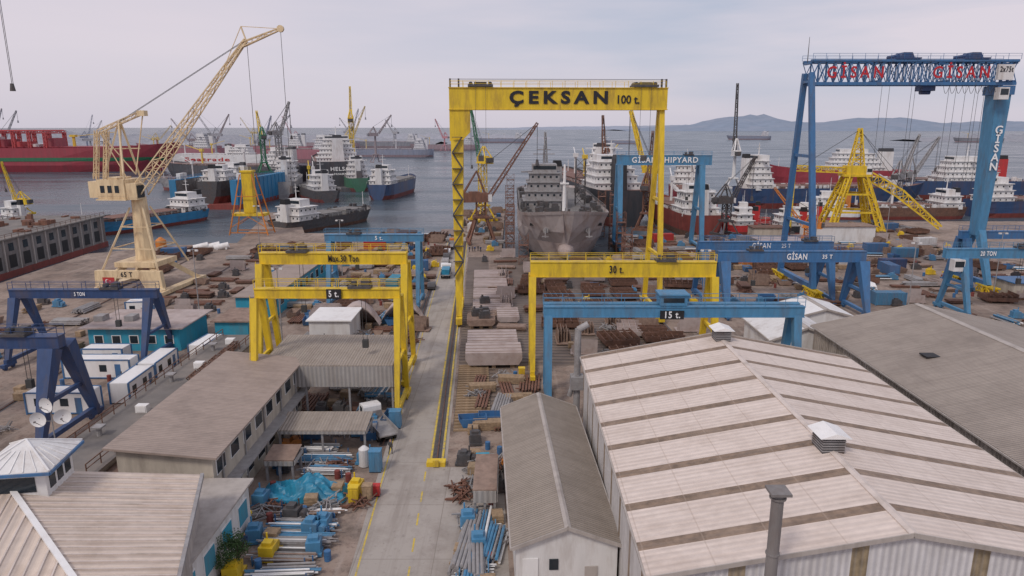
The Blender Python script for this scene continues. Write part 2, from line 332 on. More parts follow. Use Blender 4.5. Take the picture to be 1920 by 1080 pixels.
def big_yellow():
    y=128; zb,zt=38,41.6
    g=T('gantry_crane','tall yellow 100 tonne shipyard gantry crane with black lettering','gantry crane',8,y,0,YR)
    x0,x1=-18.9,19.1
    MB().box(x0-.2,x1+.4,-1.6,1.6,zb,zt).box(x0-.3,x1+.5,-1.8,1.8,zt,zt+.12).box(x0-.3,x1+.5,-1.75,1.75,zb-.12,zb).part('girder',g,'yellow')
    r=MB()
    for yy in(-1.7,1.7): r.rail((x0,yy,zt+.12),(x1,yy,zt+.12),1.1,2.2,.07)
    r.part('railing',g,'yellow')
    c=MB()
    for xx in (x0,x0+1.5,x1-.6,x1+.2): c.box(xx-.15,xx+.15,-1.2,-.9,zt,zt+1.6)
    c.beam((x0,-1,zt+1.5),(x1,-1,zt+1.5),.08).part('festoon_mast',g,'darksteel')
    for tx in (-13.6,15.6):
        MB().box(tx-2.2,tx+2.2,-2,2,zt+.2,zt+.6).box(tx-1.1,tx+1.1,-1.5,1.5,zt+.6,zt+1.0).cyl((tx-1.7,-1.4,zt+.75),(tx-1.7,1.4,zt+.75),.35).cyl((tx+1.7,-1.4,zt+.75),(tx+1.7,1.4,zt+.75),.35).part('trolley',g,'darksteel')
        rp=MB()
        for k in (-.9,.9): rp.beam((tx+k,-1.9,zt+.3),(tx+k,-1.9,30),.05)
        rp.box(tx-.5,tx+.5,-2.2,-1.6,29,30).part('hoist_block',g,'darksteel')
    hx=x0+1.4
    MB().prism([(x0-.2,zb),(x0-.2,zb-5.5),(x0+1.9,zb-5.5),(x0+3.4,zb-4),(x0+3.4,zb)],-1.5,1.5).part('haunch',g,'yellow')
    for sg in (-1,1):
        MB().beam((hx-.35,sg*4.6,11),(hx-.3,sg*1.2,zb-5.4),1.25,1.4,2.2,1.9).beam((hx-.35,sg*6.0,1.6),(hx-.35,sg*4.6,11),.95,1.1,1.25,1.4).part('leg',g,'yellow')
        MB().box(hx-.9,hx+.2,sg*6-2.2,sg*6+2.2,.55,1.6).cyl((hx-.6,sg*6-1.2,.4),(hx-.1,sg*6-1.2,.4),.4).cyl((hx-.6,sg*6+1.2,.4),(hx-.1,sg*6+1.2,.4),.4).part('wheel_bogie',g,'yellow')
    br=MB()
    for i,z in enumerate((30,24,18,12)):
        br.beam((hx-.3,-(1.2+(33-z)*.16),z),(hx-.3,(1.2+(33-z+5)*.16),z-5),.5)
        br.beam((hx-.3,-(1.2+(33-z)*.16),z),(hx-.3,(1.2+(33-z)*.16),z),.4)
    br.box(hx-.8,hx+.2,-6,6,1.6,2.3).part('brace',g,'yellow')
    st=MB(); z=9; k=1
    while z<31:
        yl=-(1.2+(32.6-z)*.157)-1.35; yu=yl+2.6*.157
        st.beam((hx-.3-.85*k,yl,z),(hx-.3+.85*k,yu,z+2.6),.5,.16); st.box(hx-1.2,hx+.7,yu-.3,yu+.4,z+2.55,z+2.65); z+=2.7;k=-k
    st.part('stair',g,'darksteel')
    for sg in (-1,1):
        MB().beam((x1-.3,sg*6,1.6),(x1-.3,sg*.7,zb),.8,.8,.9,.9).part('leg',g,'yellow')
        MB().box(x1-.85,x1+.25,sg*6-2,sg*6+2,.5,1.6).part('wheel_bogie',g,'yellow')
    MB().beam((x1-.3,-6,1.9),(x1-.3,6,1.9),.6).beam((x1-.3,-2.9,22),(x1-.3,2.9,22),.5).beam((x1-.3,-4.4,12),(x1-.3,4.4,12),.5).part('brace',g,'yellow')
    text('ÇEKSAN',2.9,g,(.2,-1.72,39.9),width=17.4,bold=.04,sp=1.45); text('100 t.',2.0,g,(12.4,-1.72,39.6),width=3.9,bold=.02,sp=1.0)
big_yellow()
gantry('yellow gantry crane marked 30 t spanning the slipway',2.9,28.6,96.7,14.3,2.0,'yellow',8,1.0,.7,texts=[(-1,'30 t.',1.5,2.0,'textblack',.5)],ov=(.3,.3),trolley=6)
o15=gantry('blue gantry crane marked 15 t beside white hall roof',4.6,36,85.4,11.7,1.2,'skyblue',6,1.0,.8,bw=.8,twin=True,ov=(.6,.8))
MB().box(-1.7,1.3,-1.4,-1.28,11.4,12.5).part('sign_plate',o15,'black'); text('15 t.',1.2,o15,(-.2,-1.43,11.95),'textwhite',width=1.9)
MB().box(-1.7,1.7,-1.2,1.2,13.1,14.4).box(-1.9,1.9,-1.4,1.4,14.4,14.6).part('winch_house',o15,'skyblue'); MB().box(-1.3,1.3,-1.24,-1.2,13.5,14.1).part('window',o15,'glass')
gantry('yellow gantry crane marked Max.30 Ton over yard',-35,-14.9,95.5,16.4,1.4,'yellow',9,.95,.65,texts=[(1.5,'Max.30 Ton',1.3,4.2,'textblack',.5)],ov=(.2,.2),trolley=-5)
o5=gantry('yellow gantry crane marked 5 t beside the road',-31.2,-13.9,82.5,14.7,1.0,'yellow',8,.8,.55,bw=.9,ov=(.2,.2),trolley=4)
MB().box(.0,1.8,-.73,-.61,14.6,15.8).part('sign_plate',o5,'black'); text('5 t.',1.1,o5,(.9,-.76,15.2),'textwhite',width=1.2)
gantry('blue gantry crane marked 5 t in rear yard',-36,-18.5,136,13,1.2,'skyblue',8,1.0,.65,texts=[(1,'5 t.',1.1,1.5,'textwhite',.5)],trolley=-4)
gantry('blue gantry crane with white 25 T lettering',39,64.5,140,10.6,1.5,'blue',9,1.6,.8,texts=[(-1,'GİSAN',1.5,3.8,'textwhite',.5),(4,'25 T',1.1,1.8,'textwhite',.5)],trolley=9)
gantry('blue gantry crane with white 35 T lettering',40,66,129.5,10.1,1.9,'blue',10,1.9,.85,texts=[(.8,'GİSAN',1.6,3.8,'textwhite',.5),(6.5,'35 T',1.1,1.9,'textwhite',.5)],trolley=-7)
gantry('blue gantry crane with white 20 TON lettering',84.5,112,128.7,11.0,1.6,'skyblue',9,1.1,.75,texts=[(-9,'20 TON',1.2,2.9,'textwhite',.5)],trolley=-2,ov=(3,1),cab=-15)
gantry('blue gantry crane beside stacked steel sections',100,128,152,11.0,1.5,'blue',9,1.3,.8,trolley=2)
gantry('blue gantry crane with white shipyard lettering over berth',31,54.5,203,24.3,2.6,'skyblue',12,1.5,1.1,texts=[(1.2,'GİSAN SHIPYARD',2.2,19,'textwhite',.5)],ov=(.8,3),trolley=8)
gantry('navy blue 5 ton gantry crane over container offices',-74.6,-54.5,102,9.9,1.1,'navy',9,1.15,.6,bw=1.0,texts=[(-.5,'5 TON',.8,1.6,'textwhite',.5)],ov=(1.2,1),trolley=4)
gantry('navy blue gantry crane with wide tapered legs',-78,-51.5,75,10.8,1.2,'navy',10,1.7,.8,ov=(1,.6),trolley=9,bw=1.3)
def big_blue():
    y=150; g=T('gantry_crane','tall blue lattice gantry crane with red lettering','gantry crane',82,y,0,0)
    x0,x1,zb,zt=-21,21.2,43.8,47.9
    b=MB()
    for yy in (-2,2):
        b.truss((x0,yy,(zb+zt)/2),(x1,yy,(zb+zt)/2),.4,zt-zb,26,.22,.12)
        b.box(x0,x1,yy-.45,yy+.45,zt,zt+.45).box(x0,x1,yy-.4,yy+.4,zb-.5,zb)
    for xx in (x0,x0+14,x1-14,x1-.6): b.box(xx,xx+.6,-2,2,zb,zb+.5).box(xx,xx+.6,-2,2,zt-.4,zt)
    b.part('girder',g,'blue')
    MB().rail((x0,-2.7,zt+.45),(x1,-2.7,zt+.45)).rail((x0,2.7,zt+.45),(x1,2.7,zt+.45)).part('railing',g,'blue')
    for tx in (-1.5,12.5):
        MB().box(tx-2.6,tx+2.6,-2.6,2.6,zt+.5,zt+.8).cyl((tx-1.9,-2,zt+1.1),(tx-1.9,2,zt+1.1),.4).prism([(tx-1.4,zt+.8),(tx+1.8,zt+.8),(tx+1.2,zt+1.9),(tx-.6,zt+1.9)],-1.5,1.5).part('trolley',g,'navy')
    rp=MB()
    for tx in (-5,-3.4,1.2,2,9,10.5,12.5,14.5,15.2,16.5): rp.beam((tx,0,zb),(tx,0,22+2*math.sin(tx)),.05)
    rp.part('hoist_rope',g,'rope')
    MB().box(2.6,5.4,-1.3,1.3,zb-1.6,zb-.6).cyl((3,0,zb-1.8),(5,0,zb-1.8),.5).part('hoist_block',g,'navy')
    fe=MB()
    for i in range(9):
        xa=6+i*1.3
        pts=[(xa+.13*k,-2.9,zb-.6-1.6*math.sin(math.pi*k/10)) for k in range(11)]
        for p,q in zip(pts,pts[1:]): fe.beam(p,q,.06)
    fe.part('festoon_cable',g,'rope')
    for sg in (-1,1):
        MB().beam((x0+1.8,sg*9,2),(x0+.4,sg*1.6,zb+2),1.1,1.1,1.0,1.0).part('leg',g,'blue')
        MB().truss((x0+1.8,sg*9-3.5,1.2),(x0+1.8,sg*9+3.5,1.2),1.2,1.4,5,.3,.2).part('wheel_bogie',g,'yellow')
    MB().beam((x0+1.8,-9,2.4),(x0+1.8,9,2.4),1).beam((x0+.9,-4.2,29),(x0+.9,4.2,29),.6).beam((x0+1.4,-6.6,15),(x0+1.4,6.6,15),.6).part('brace',g,'blue')
    lx=x1-1.8
    MB().loft([[(lx-a,-c,z),(lx+a,-c,z),(lx+a,c,z),(lx-a,c,z)] for a,c,z in ((.8,1.5,12),(1.45,1.9,zb-5),(1.45,1.9,zb-.6))]).part('leg',g,'skyblue')
    MB().box(lx-1.8,lx+1.8,-2.3,2.3,zb-2.4,zb-.6).part('haunch',g,'blue')
    for sg in (-1,1):
        MB().beam((lx,sg*6,2),(lx,sg*1.0,13),1.0,1.0,1.5,1.5).part('leg',g,'skyblue')
        MB().truss((lx,sg*6-3,1.2),(lx,sg*6+3,1.2),1.2,1.4,5,.3,.2).part('wheel_bogie',g,'yellow')
    MB().beam((lx,-6,2.4),(lx,6,2.4),1).part('sill_beam',g,'blue')
    MB().box(x1-4.6,x1-1.4,-3.2,-2.5,zt-3.6,zt-.6).part('sign_plate',g,'white'); text('2x75t',1.5,g,(x1-3,-3.26,zt-1.6),'textblack',width=2.7)
    MB().box(x1-4.4,x1-2.4,-4.2,-2.6,zb-3.4,zb-1).part('operator_cab',g,'white'); MB().box(x1-4.2,x1-2.6,-4.25,-4.21,zb-2.5,zb-1.3).part('window',g,'glass')
    text('GİSAN',3.2,g,(-12,-2.5,zb+1.9),'textred',width=11.5,bold=.018,sp=1.5); text('GİSAN',3.2,g,(9.6,-2.5,zb+1.9),'textred',width=11.5,bold=.018,sp=1.5)
    text('G\nİ\nS\nA\nN',2.3,g,(lx,-2.0,30.5),'textwhite',vert=True,bold=.02)
    MB().cyl((x0,0,zt),(x0,0,zt+5),.1,.04).part('antenna',g,'darksteel')
big_blue()
# ---------------------------------------------------------------- slewing / portal cranes
def pcrane(label,x,y,rz,m,w=8,hp=6,ht=18,bl=35,ba=55,f=0,z0=0,fly=0,solid=True,drop=.5,bm=None,group=None,r=1.0,mh=9,simple=False,house=(-.75,.25),root=.28,mast=True,bt=1,hs=.3):
    g=T('harbour_crane',label,'crane',x,y,z0,rz,group); bm=bm or m
    b=MB()
    for sx in (-1,1):
        for sy in (-1,1): b.beam((sx*w/2,sy*w/2,.8),(sx*w*.2,sy*w*.2,hp),w*.07,None,w*.09)
        b.box(sx*w/2-w*.06,sx*w/2+w*.06,-w*.62,w*.62,.3,1.1)
    b.box(-w*.3,w*.3,-w*.3,w*.3,hp-.2,hp+w*.06); b.part('portal',g,m,f)
    if solid: MB().cyl((0,0,hp),(0,0,ht),w*.14,w*.10,12).part('tower',g,m,f)
    else: MB().truss((0,0,hp),(0,0,ht),w*.34,w*.34,max(3,int((ht-hp)/3)),.25*r,.16*r).part('tower',g,m,f)
    hh=w*hs; a0,a1=house[0]*w,house[1]*w
    MB().box(a0,a1,-w*.22,w*.22,ht,ht+hh).box(a0-.3,a1+.3,-w*.25,w*.25,ht-.3,ht).box(a0+(a1-a0)*.3,a1-(a1-a0)*.3,-w*.17,w*.17,ht+hh,ht+hh+.4).part('machinery_house',g,m,f)
    MB().box(a1,a1+w*.16,-w*.2,0,ht-.2,ht+hh*.8).part('operator_cab',g,'white' if not fly else m,f)
    MB().box(a1+w*.16,a1+w*.17,-w*.18,-w*.02,ht+.2,ht+hh*.7).part('window',g,'glass',f)
    top=(-w*.15,0,ht+mh); a=MB()
    if mast:
        for sy in (-1,1): a.beam((min(w*.15,a1),sy*w*.2,ht+hh),(top[0],sy*.3,top[2]),.3*r).beam((a0+.1*w,sy*w*.2,ht+hh),(top[0],sy*.3,top[2]),.3*r)
        a.beam((-.3*w,-.1*w,ht+hh+mh*.4),(.05*w,.1*w,ht+hh+mh*.4),.2*r).part('mast',g,m,f)
    br=Vector((w*root,0,ht+hh*.3)); d=Vector((math.cos(rad(ba)),0,math.sin(rad(ba)))); tip=br+d*bl
    MB().truss(br,tip,w*.22*bt,w*.16*bt,max(5,int(bl/2.6)) if not simple else 7,.2*r,.11*r,.5*r*bt,.5*r*bt).part('boom',g,bm,f)
    rp=MB(); T0=Vector(top)
    for sy in (-.25,.25): rp.beam(T0+Vector((0,sy,0)),tip+Vector((0,sy,0)),.07*r)
    rp.part('stay_rope',g,'rope',f)
    end=tip
    if fly:
        end=tip+Vector((fly,0,fly*.28)); MB().truss(tip-d*1.2,end,.9,.9,4,.18,.1,.4,.4).part('fly_jib',g,bm,f)
        k=tip+Vector((-.8,0,2.6)); MB().beam(tip,k,.25).beam(k,end,.12).beam(k,tip-d*9,.12).cyl(end+Vector((0,-.3,0)),end+Vector((0,.3,0)),.7).part('jib_strut',g,bm,f)
    if drop:
        hz=end.z*drop; q=Vector((tip.x,.4,tip.z))
        MB().beam(end,(end.x,0,hz),.07*r).beam(q,(tip.x,.4,hz),.07*r).cyl((end.x,0,hz-1.4*r),(end.x,0,hz),.5*r,.3*r).part('hook_block',g,'darksteel',f)
    MB().box(a0-w*.14,a0-.01*w,-w*.2,w*.2,ht+.2,ht+hh*.9).part('counterweight',g,'darksteel' if not fly else m,f)
    return g
cr=pcrane('cream harbour portal crane with tall lattice boom',-81,151,rad(-4),'cream',15,5.6,20,40.8,49.5,fly=7.4,r=1.1,drop=.42,mh=16,house=(-.46,-.06),root=.02,hs=.27)
b=MB()
for sx in (-1,1):
    for sy in (-1,1): b.beam((sx*6.2,sy*6.2,5),(sx*1.4,sy*1.4,18),.35)
for z,k in ((9.5,4.6),(14,3)): b.beam((-k,-k,z),(k,-k,z),.2).beam((-k,k,z),(k,k,z),.2).beam((-k,-k,z),(-k,k,z),.2).beam((k,-k,z),(k,k,z),.2)
b.part('tower_brace',cr,'cream')
for sx in (-1,1): MB().prism([(sx*7.6,0.3),(sx*4.2,.3),(sx*2.2,4.2),(sx*2.2,5.2),(sx*7.2,5.2)],-7.3,-6.1).part('portal_plate',cr,'cream')
MB().box(-2.4,2.4,-7.25,-6.15,3.6,5.2).part('portal_plate',cr,'cream')
b=MB(); b.truss((-8.0,-1.6,24),(-6.4,-1.6,34.2),.7,.7,6,.15,.09).truss((-8.0,1.6,24),(-6.4,1.6,34.2),.7,.7,6,.15,.09).truss((-7,0,34),(3.2,0,38),1.0,.7,7,.14,.09).beam((3.2,0,38),(0,0,25),.18).beam((-7,0,34),(0,0,25),.18).beam((-7,0,34),(-2,0,24),.15).box(2.2,3.8,-.7,.7,37.2,38.3)
b.part('counterweight_arm',cr,'cream')
MB().rail((-7.4,-3.4,24.2),(-.6,-3.4,24.2)).rail((-7.6,-3.8,20.1),(1.6,-3.8,20.1)).part('railing',cr,'cream')
for k in (-6.2,-4.6,-3.0): MB().box(k,k+.9,-3.37,-3.31,21.3,22.8).part('window',cr,'glass')
MB().box(-5.6,-3.0,-7.36,-7.32,2.2,3.8).part('flag',cr,'brightred')
fl=MB()
n=16; oo=[(-4.6+.42*math.cos(a),3+.42*math.sin(a)) for a in [rad(40+280*i/n) for i in range(n+1)]]; inn=[(-4.48+.34*math.cos(a),3+.34*math.sin(a)) for a in [rad(52+256*i/n) for i in range(n+1)]]
fl.add([(p[0],-7.38,p[1]) for p in oo+inn],[(i,i+1,n+2+i,n+1+i) for i in range(n)])
fl.add([(-3.95+(.2 if i%2==0 else .08)*math.cos(rad(36*i+180)),-7.38,3+(.2 if i%2==0 else .08)*math.sin(rad(36*i+180))) for i in range(10)],[tuple(range(10))]); fl.part('flag_emblem',cr,'textwhite')
text('65 T',1.5,cr,(-.2,-7.3,4.4),'textblack',width=2.6)
pcrane('large cream crane with high boom on dock edge',-150,152,0,'cream',12,6,22,56,42.5,r=1.1,drop=.72,mh=12)
# yellow lattice shipyard crane with lowered boom
yc=T('harbour_crane','yellow lattice shipyard crane with lowered boom','crane',118,241,0,rad(-8))
for sx in (-1,1):
    for sy in (-1,1): MB().truss((sx*8,sy*7,.8),(sx*2.6,sy*2.6,18.5),1.7,1.7,7,.42,.24,1.3,1.3).part('leg',yc,'yellow')
    MB().box(sx*8-1,sx*8+1,-8.6,8.6,.2,1.2).part('sill_beam',yc,'yellow')
b=MB()
for z,k,j in ((6.5,6.2,5.6),(12.5,4.4,4.1)):
    for sy in (-1,1): b.beam((-k,sy*j,z),(k,sy*j,z),.6)
    for sx in (-1,1): b.beam((sx*k,-j,z),(sx*k,j,z),.6)
b.part('brace',yc,'yellow')
MB().box(-4.6,4.6,-3.4,3.4,18.4,19.2).box(-3.6,2.6,-2.8,2.8,19.2,22).part('machinery_house',yc,'yellow')
MB().box(2.7,4.6,-2.6,-.2,19.2,21.4).part('operator_cab',yc,'white'); MB().box(2.9,4.4,-2.65,-2.61,20,21.1).part('window',yc,'glass')
MB().truss((0,0,22),(0,0,34.5),4,4,6,.42,.25,.9,.9).part('mast',yc,'yellow')
MB().truss((-3,0,20.4),(-20,0,21),2,1.8,8,.35,.22).part('transfer_beam',yc,'yellow'); MB().beam((-20,0,20.4),(-20,0,.1),.8).beam((-20,-1,19),(-20,3.5,.1),.5).part('support_leg',yc,'yellow')
MB().truss((4.6,0,18.6),(14,-3,13),2.6,2.8,5,.4,.24).truss((14,-3,13),(26,-8,2.2),2.6,2.8,7,.4,.24,1.4,1.2).part('boom',yc,'yellow')
MB().beam((0,0,34),(14,-3,14.6),.14).beam((0,.4,34),(26,-8,3.4),.14).beam((0,0,34),(-18,0,21.6),.14).part('stay_rope',yc,'rope')
pcrane('rust brown luffing crane at the end of pier',-9.5,212,rad(8),'brownsteel',8,8,13,27,56,r=1.2,mh=9,drop=.7,solid=False)
pcrane('yellow and green tower crane beside berth',-11,262,rad(120),'yellow',7,6,22,20,70,solid=False,mh=6,bm='green')
pcrane('black and white luffing crane behind shipyard',136,430,rad(85),'white',9,6,20,42,84,r=2,mh=10,bm='darksteel',z0=-2)
pcrane('grey lattice crane on pontoon near ships',205,360,rad(30),'steel',8,5,12,27,45,r=1.5,mh=10,z0=-2,solid=False)
pcrane('yellow crane on deck of moored ship',58,300,rad(115),'yellow',7,6,16,28,64,r=2,mh=7)
pcrane('brown lattice crane behind moored ship',44,330,rad(100),'brownsteel',8,6,18,22,78,r=1.5,mh=8)
pcrane('small yellow crawler crane on pontoon',-204,288,rad(170),'yellow',6,3,5,17,76,r=1.0,mh=5,z0=-1,solid=False)
pcrane('yellow lattice tower crane on dock wall',-108,478,rad(100),'yellow',8,8,30,24,72,r=1.8,mh=8,solid=False,z0=8)
pcrane('grey dock crane with raised boom',-150,455,rad(60),'steel',8,8,22,22,66,r=1.8,mh=8,z0=8,solid=False)
pcrane('green dock crane with raised boom',-148,420,rad(120),'green',7,6,20,18,60,r=1.6,mh=7,z0=8,bm='yellow',solid=False)
pcrane('grey mobile crane working at the far berth',15,300,rad(95),'steel',6,4,14,20,74,r=1.4,mh=6,z0=-1,solid=False)
pcrane('orange crane on the quay among stacked steel',88,205,rad(150),'orange',5,3,6,14,50,r=.9,mh=5,solid=False)
pcrane('grey lattice jib crane beside moored ships',176,318,rad(40),'steel',7,6,13,24,52,r=1.4,mh=8,z0=-1,solid=False)
pcrane('brown slewing crane near berth with raised jib',46,238,rad(70),'brownsteel',6,6,14,20,72,r=1.2,mh=6,solid=False,z0=0)
pcrane('dark steel jib crane on quay edge',70,226,rad(20),'darksteel',6,5,11,16,60,r=1.1,mh=6,solid=False)
g=T('column_crane','square yellow crane column with orange A-frame legs','crane',-86,228)
MB().box(-1.6,1.6,-1.6,1.6,7.5,21).box(-1.9,1.9,-1.9,1.9,20.6,21.2).part('column',g,'yellow')
MB().box(-5.4,5.4,-2.2,2.2,6.5,7.4).part('platform',g,'yellow')
for sx in (-1,1):
    for sy in (-1,1): MB().beam((sx*6.3,sy*3.4,.4),(sx*1.9,sy*1.9,20),.36,.36,.3,.3).part('leg',g,'orange')
for sy in (-1,1): MB().beam((-6,sy*3.2,1.2),(6,sy*3.2,1.2),.3).beam((-5.6,sy*3,3),(0,sy*2.6,6.4),.2).beam((5.6,sy*3,3),(0,sy*2.6,6.4),.2).beam((-3.6,sy*2.6,13),(3.6,sy*2.6,13),.2).part('brace',g,'orange')
MB().rail((-5.4,-2.2,7.4),(5.4,-2.2,7.4)).rail((-1.9,-1.9,21.2),(1.9,-1.9,21.2)).part('railing',g,'yellow')
spots=[(-640,760,80),(-560,780,60),(-450,900,62),(-390,860,110),(-500,840,60),(-268,760,70),(-225,640,75),(-300,980,60),(-205,900,55),(-168,740,68),(-135,700,65),(-250,1100,45),(-600,1000,65),(-700,960,120),(-100,1050,65),(-190,1150,80),(-420,1150,50),(-345,820,72),(-310,740,100)]
ms=['brightred','steel','yellow','brownsteel','steel','navy','steel']
for i,(x,y,a) in enumerate(spots):
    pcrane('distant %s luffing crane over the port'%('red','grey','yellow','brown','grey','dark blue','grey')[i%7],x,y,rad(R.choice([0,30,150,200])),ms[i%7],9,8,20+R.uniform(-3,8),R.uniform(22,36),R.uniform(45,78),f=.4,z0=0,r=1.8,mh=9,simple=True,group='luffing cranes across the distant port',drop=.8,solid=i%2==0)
# ---------------------------------------------------------------- ships
FULL=[(-.5,.70,.50,.15,0),(-.47,.88,.74,.4,0),(-.38,1,.95,.8,0),(-.1,1,1,.85,0),(.2,1,1,.85,0),(.32,.99,.84,.62,.01),(.40,.93,.60,.38,.04),(.455,.76,.30,.14,.09),(.485,.50,.10,.04,.13),(.505,.12,.02,.01,.16)]
NORM=[(-.5,.70,.50,.15,0),(-.47,.88,.74,.4,0),(-.38,1,.95,.8,0),(-.1,1,1,.85,0),(.2,1,1,.85,0),(.32,.93,.82,.62,.03),(.40,.76,.56,.38,.07),(.455,.5,.26,.14,.12),(.49,.22,.06,.03,.16),(.505,.03,.01,.01,.18)]
def ship(label,x,y,hd,L,B,H,hull='red',boot='boot',sup=(-.36,.14,4),f=0,cranes=0,hatch=True,supm='white',deck='deck',z=-2.5,cat='ship',funnel='black',fm=None,stripe=None,name='cargo_ship',mast=True,group=None,lh=2.7,st=NORM,sw=.42,sox=0):
    g=T(name,label,cat,x,y,z,hd,group)
    hb=B/2; wl=H*.28; wm=H*.62; rg=[]; sp_=[]
    for t,a,bb,c,sh in st:
        zd=H*(1+sh*1.3); yw=t*L-(max(0,t-.38))*L*.35; yk=t*L-(max(0,t-.38))*L*.45
        am=(a+bb)/2; ya=(t*L+yw)/2
        rg.append([(-a*hb,t*L,zd),(-am*hb,ya,wm),(-bb*hb,yw,wl),(-c*hb,yk,-2.2),(c*hb,yk,-2.2),(bb*hb,yw,wl),(am*hb,ya,wm),(a*hb,t*L,zd)])
        sp_.append([(bb*hb+(am-bb)*hb*q,yw+(ya-yw)*q,wl+(wm-wl)*q) for q in (.5,.95)])
    b=MB(); k=8; vs=[p for r_ in rg for p in r_]; b.add(vs,[])
    for i in range(len(rg)-1):
        for j in range(7):
            b.f.append((i*k+j,i*k+j+1,(i+1)*k+j+1,(i+1)*k+j)); b.m.append({0:0,6:0,1:0,5:0}.get(j,1))
    b.f.append(tuple(range(8))); b.m.append(0)
    b.f.append(tuple((len(rg)-1)*k+j for j in range(8))); b.m.append(0)
    b.part('hull',g,[hull,boot],f)
    d=MB(); n=len(st); dv=[]
    for t,a,bb,c,sh in st: zd=H*(1+sh*1.3)-min(.9,H*.15); dv+=[(-a*hb*.985,t*L*.995,zd),(a*hb*.985,t*L*.995,zd)]
    d.add(dv,[(2*i,2*i+1,2*i+3,2*i+2) for i in range(n-1)]).part('deck',g,deck,f)
    if stripe:
        for sg in (-1,1):
            vs=[(sg*(p[0]+.3),p[1],p[2]) for pr in sp_ for p in pr]
            MB().add(vs,[(2*i,2*i+2,2*i+3,2*i+1) for i in range(len(sp_)-2)]).part('stripe',g,stripe,0)
    zs=H-min(.9,H*.15); p,ln,lv=sup; y0=p*L-ln*L/2; y1=p*L+ln*L/2; w=B*sw
    q=MB(); wn=MB()
    for i in range(lv):
        a=1-.09*i; c0=y0+(y1-y0)*.06*i; c1=y1-(y1-y0)*.05*i; z0=zs+i*lh
        q.box(sox-w*a,sox+w*a,c0,c1,z0,z0+lh-.25).box(sox-w*a-.5,sox+w*a+.5,c0-.5,c1+.5,z0+lh-.25,z0+lh)
        nn=max(3,int(w*a*2/1.8))
        for j in range(nn):
            xx=sox-w*a+(j+.5)*2*w*a/nn
            for yy in (c0-.04,c1): wn.box(xx-.3,xx+.3,yy,yy+.04,z0+lh*.42,z0+lh*.66)
        nn=max(2,int((c1-c0)/2.2))
        for j in range(nn):
            yy=c0+(j+.5)*(c1-c0)/nn
            for xx in (sox-w*a-.04,sox+w*a): wn.box(xx,xx+.04,yy-.3,yy+.3,z0+lh*.42,z0+lh*.66)
    zt=zs+lv*lh; ym=(y0+y1)/2
    q.box(sox-w*1.15,sox+w*1.15,ym-.5,ym+1.5,zt-.2,zt+.15).box(sox-w*.6,sox+w*.6,ym-(y1-y0)*.2,ym+(y1-y0)*.3,zt,zt+lh-.2); q.part('superstructure',g,supm,f)
    for yy in (ym-(y1-y0)*.2-.05,ym+(y1-y0)*.3): wn.box(sox-w*.56,sox+w*.56,yy,yy+.05,zt+lh*.35,zt+lh*.75)
    wn.part('window_rows',g,'glass',f)
    fy=y0-ln*L*.05 if p<0 else y0-2
    MB().loft([[(-w*s_,fy-ln*L*.13,z_),(w*s_,fy-ln*L*.13,z_),(w*s_,fy+ln*L*.13,z_),(-w*s_,fy+ln*L*.13,z_)] for s_,z_ in ((.3,zs),(.24,zt+lh*.4))]).mat(1).loft([[(-w*s_,fy-ln*L*.12,z_),(w*s_,fy-ln*L*.12,z_),(w*s_,fy+ln*L*.12,z_),(-w*s_,fy+ln*L*.12,z_)] for s_,z_ in ((.25,zt+lh*.4),(.2,zt+lh*1.1))]).part('funnel',g,[fm or supm,funnel],f)
    if mast:
        MB().cyl((sox,ym,zt+lh),(sox,ym,zt+lh*3),.015*B,.008*B,6).beam((sox-B*.13,ym,zt+lh*2),(sox+B*.13,ym,zt+lh*2),.01*B).beam((sox-B*.08,ym,zt+lh*2.5),(sox+B*.08,ym,zt+lh*2.5),.009*B).part('mast',g,supm,f)
        MB().cyl((0,.44*L,H),(0,.44*L,H+lh*2.6),.014*B,.008*B,6).part('foremast',g,supm,f)
    if hatch:
        a0,a1=(y1+2,.38*L) if p<0 else (-.45*L,y0-3)
        nh=max(2,int((a1-a0)/14)); st_=(a1-a0)/nh
        for i in range(nh): MB().box(-B*.33,B*.33,a0+i*st_+1,a0+(i+1)*st_-1.5,zs,zs+1.5).box(-B*.35,B*.35,a0+i*st_+.8,a0+(i+1)*st_-1.3,zs+1.5,zs+1.8).part('hatch_cover',g,deck,f)
    for i in range(cranes):
        yy=(y1+4)+(.34*L-y1)*(i+.5)/cranes if p<0 else -.4*L+i*L*.25
        MB().cyl((0,yy,zs),(0,yy,zs+lh*3.6),B*.035,B*.03,8).box(-B*.05,B*.05,yy-B*.06,yy+B*.06,zs+lh*3.6,zs+lh*4.3).beam((0,yy,zs+lh*3.8),(B*.1,yy+L*.13,zs+lh*5.2),.4).part('deck_crane',g,'yellow' if i%2 else supm,f)
    for sg in (-1,1): MB().rail((sg*hb*.97,-.45*L,H),(sg*hb*.97,.3*L,H),1.1,3).part('railing',g,supm,f)
    if not f and L>30:
        dc=MB(); rr=random.Random(int(L*7+x))
        for _ in range(int(L*.9)):
            t=rr.uniform(-.44,.42); xx=rr.choice((-1,1))*rr.uniform(.36,.46 if t<.3 else .3)*B*(1 if t<.3 else .8); s_=rr.uniform(.3,1.3); h_=rr.uniform(.5,2.4)
            dc.box(xx-s_/2,xx+s_/2,t*L-s_*.7,t*L+s_*.7,zs+.02,zs+h_+(.6 if t>.35 else 0))
        dc.part('deck_fitting',g,supm if rr.random()<.5 else 'darksteel',f)
    return g
c=ship('pale grey ship on slipway with high flared bow',14.8,235,math.pi,108,26,10.2,'shiphull','pinkgrey',(.14,.16,4),hatch=False,supm='steel',deck='deckgrey',z=1.2,st=FULL,sw=.24,sox=4.8)
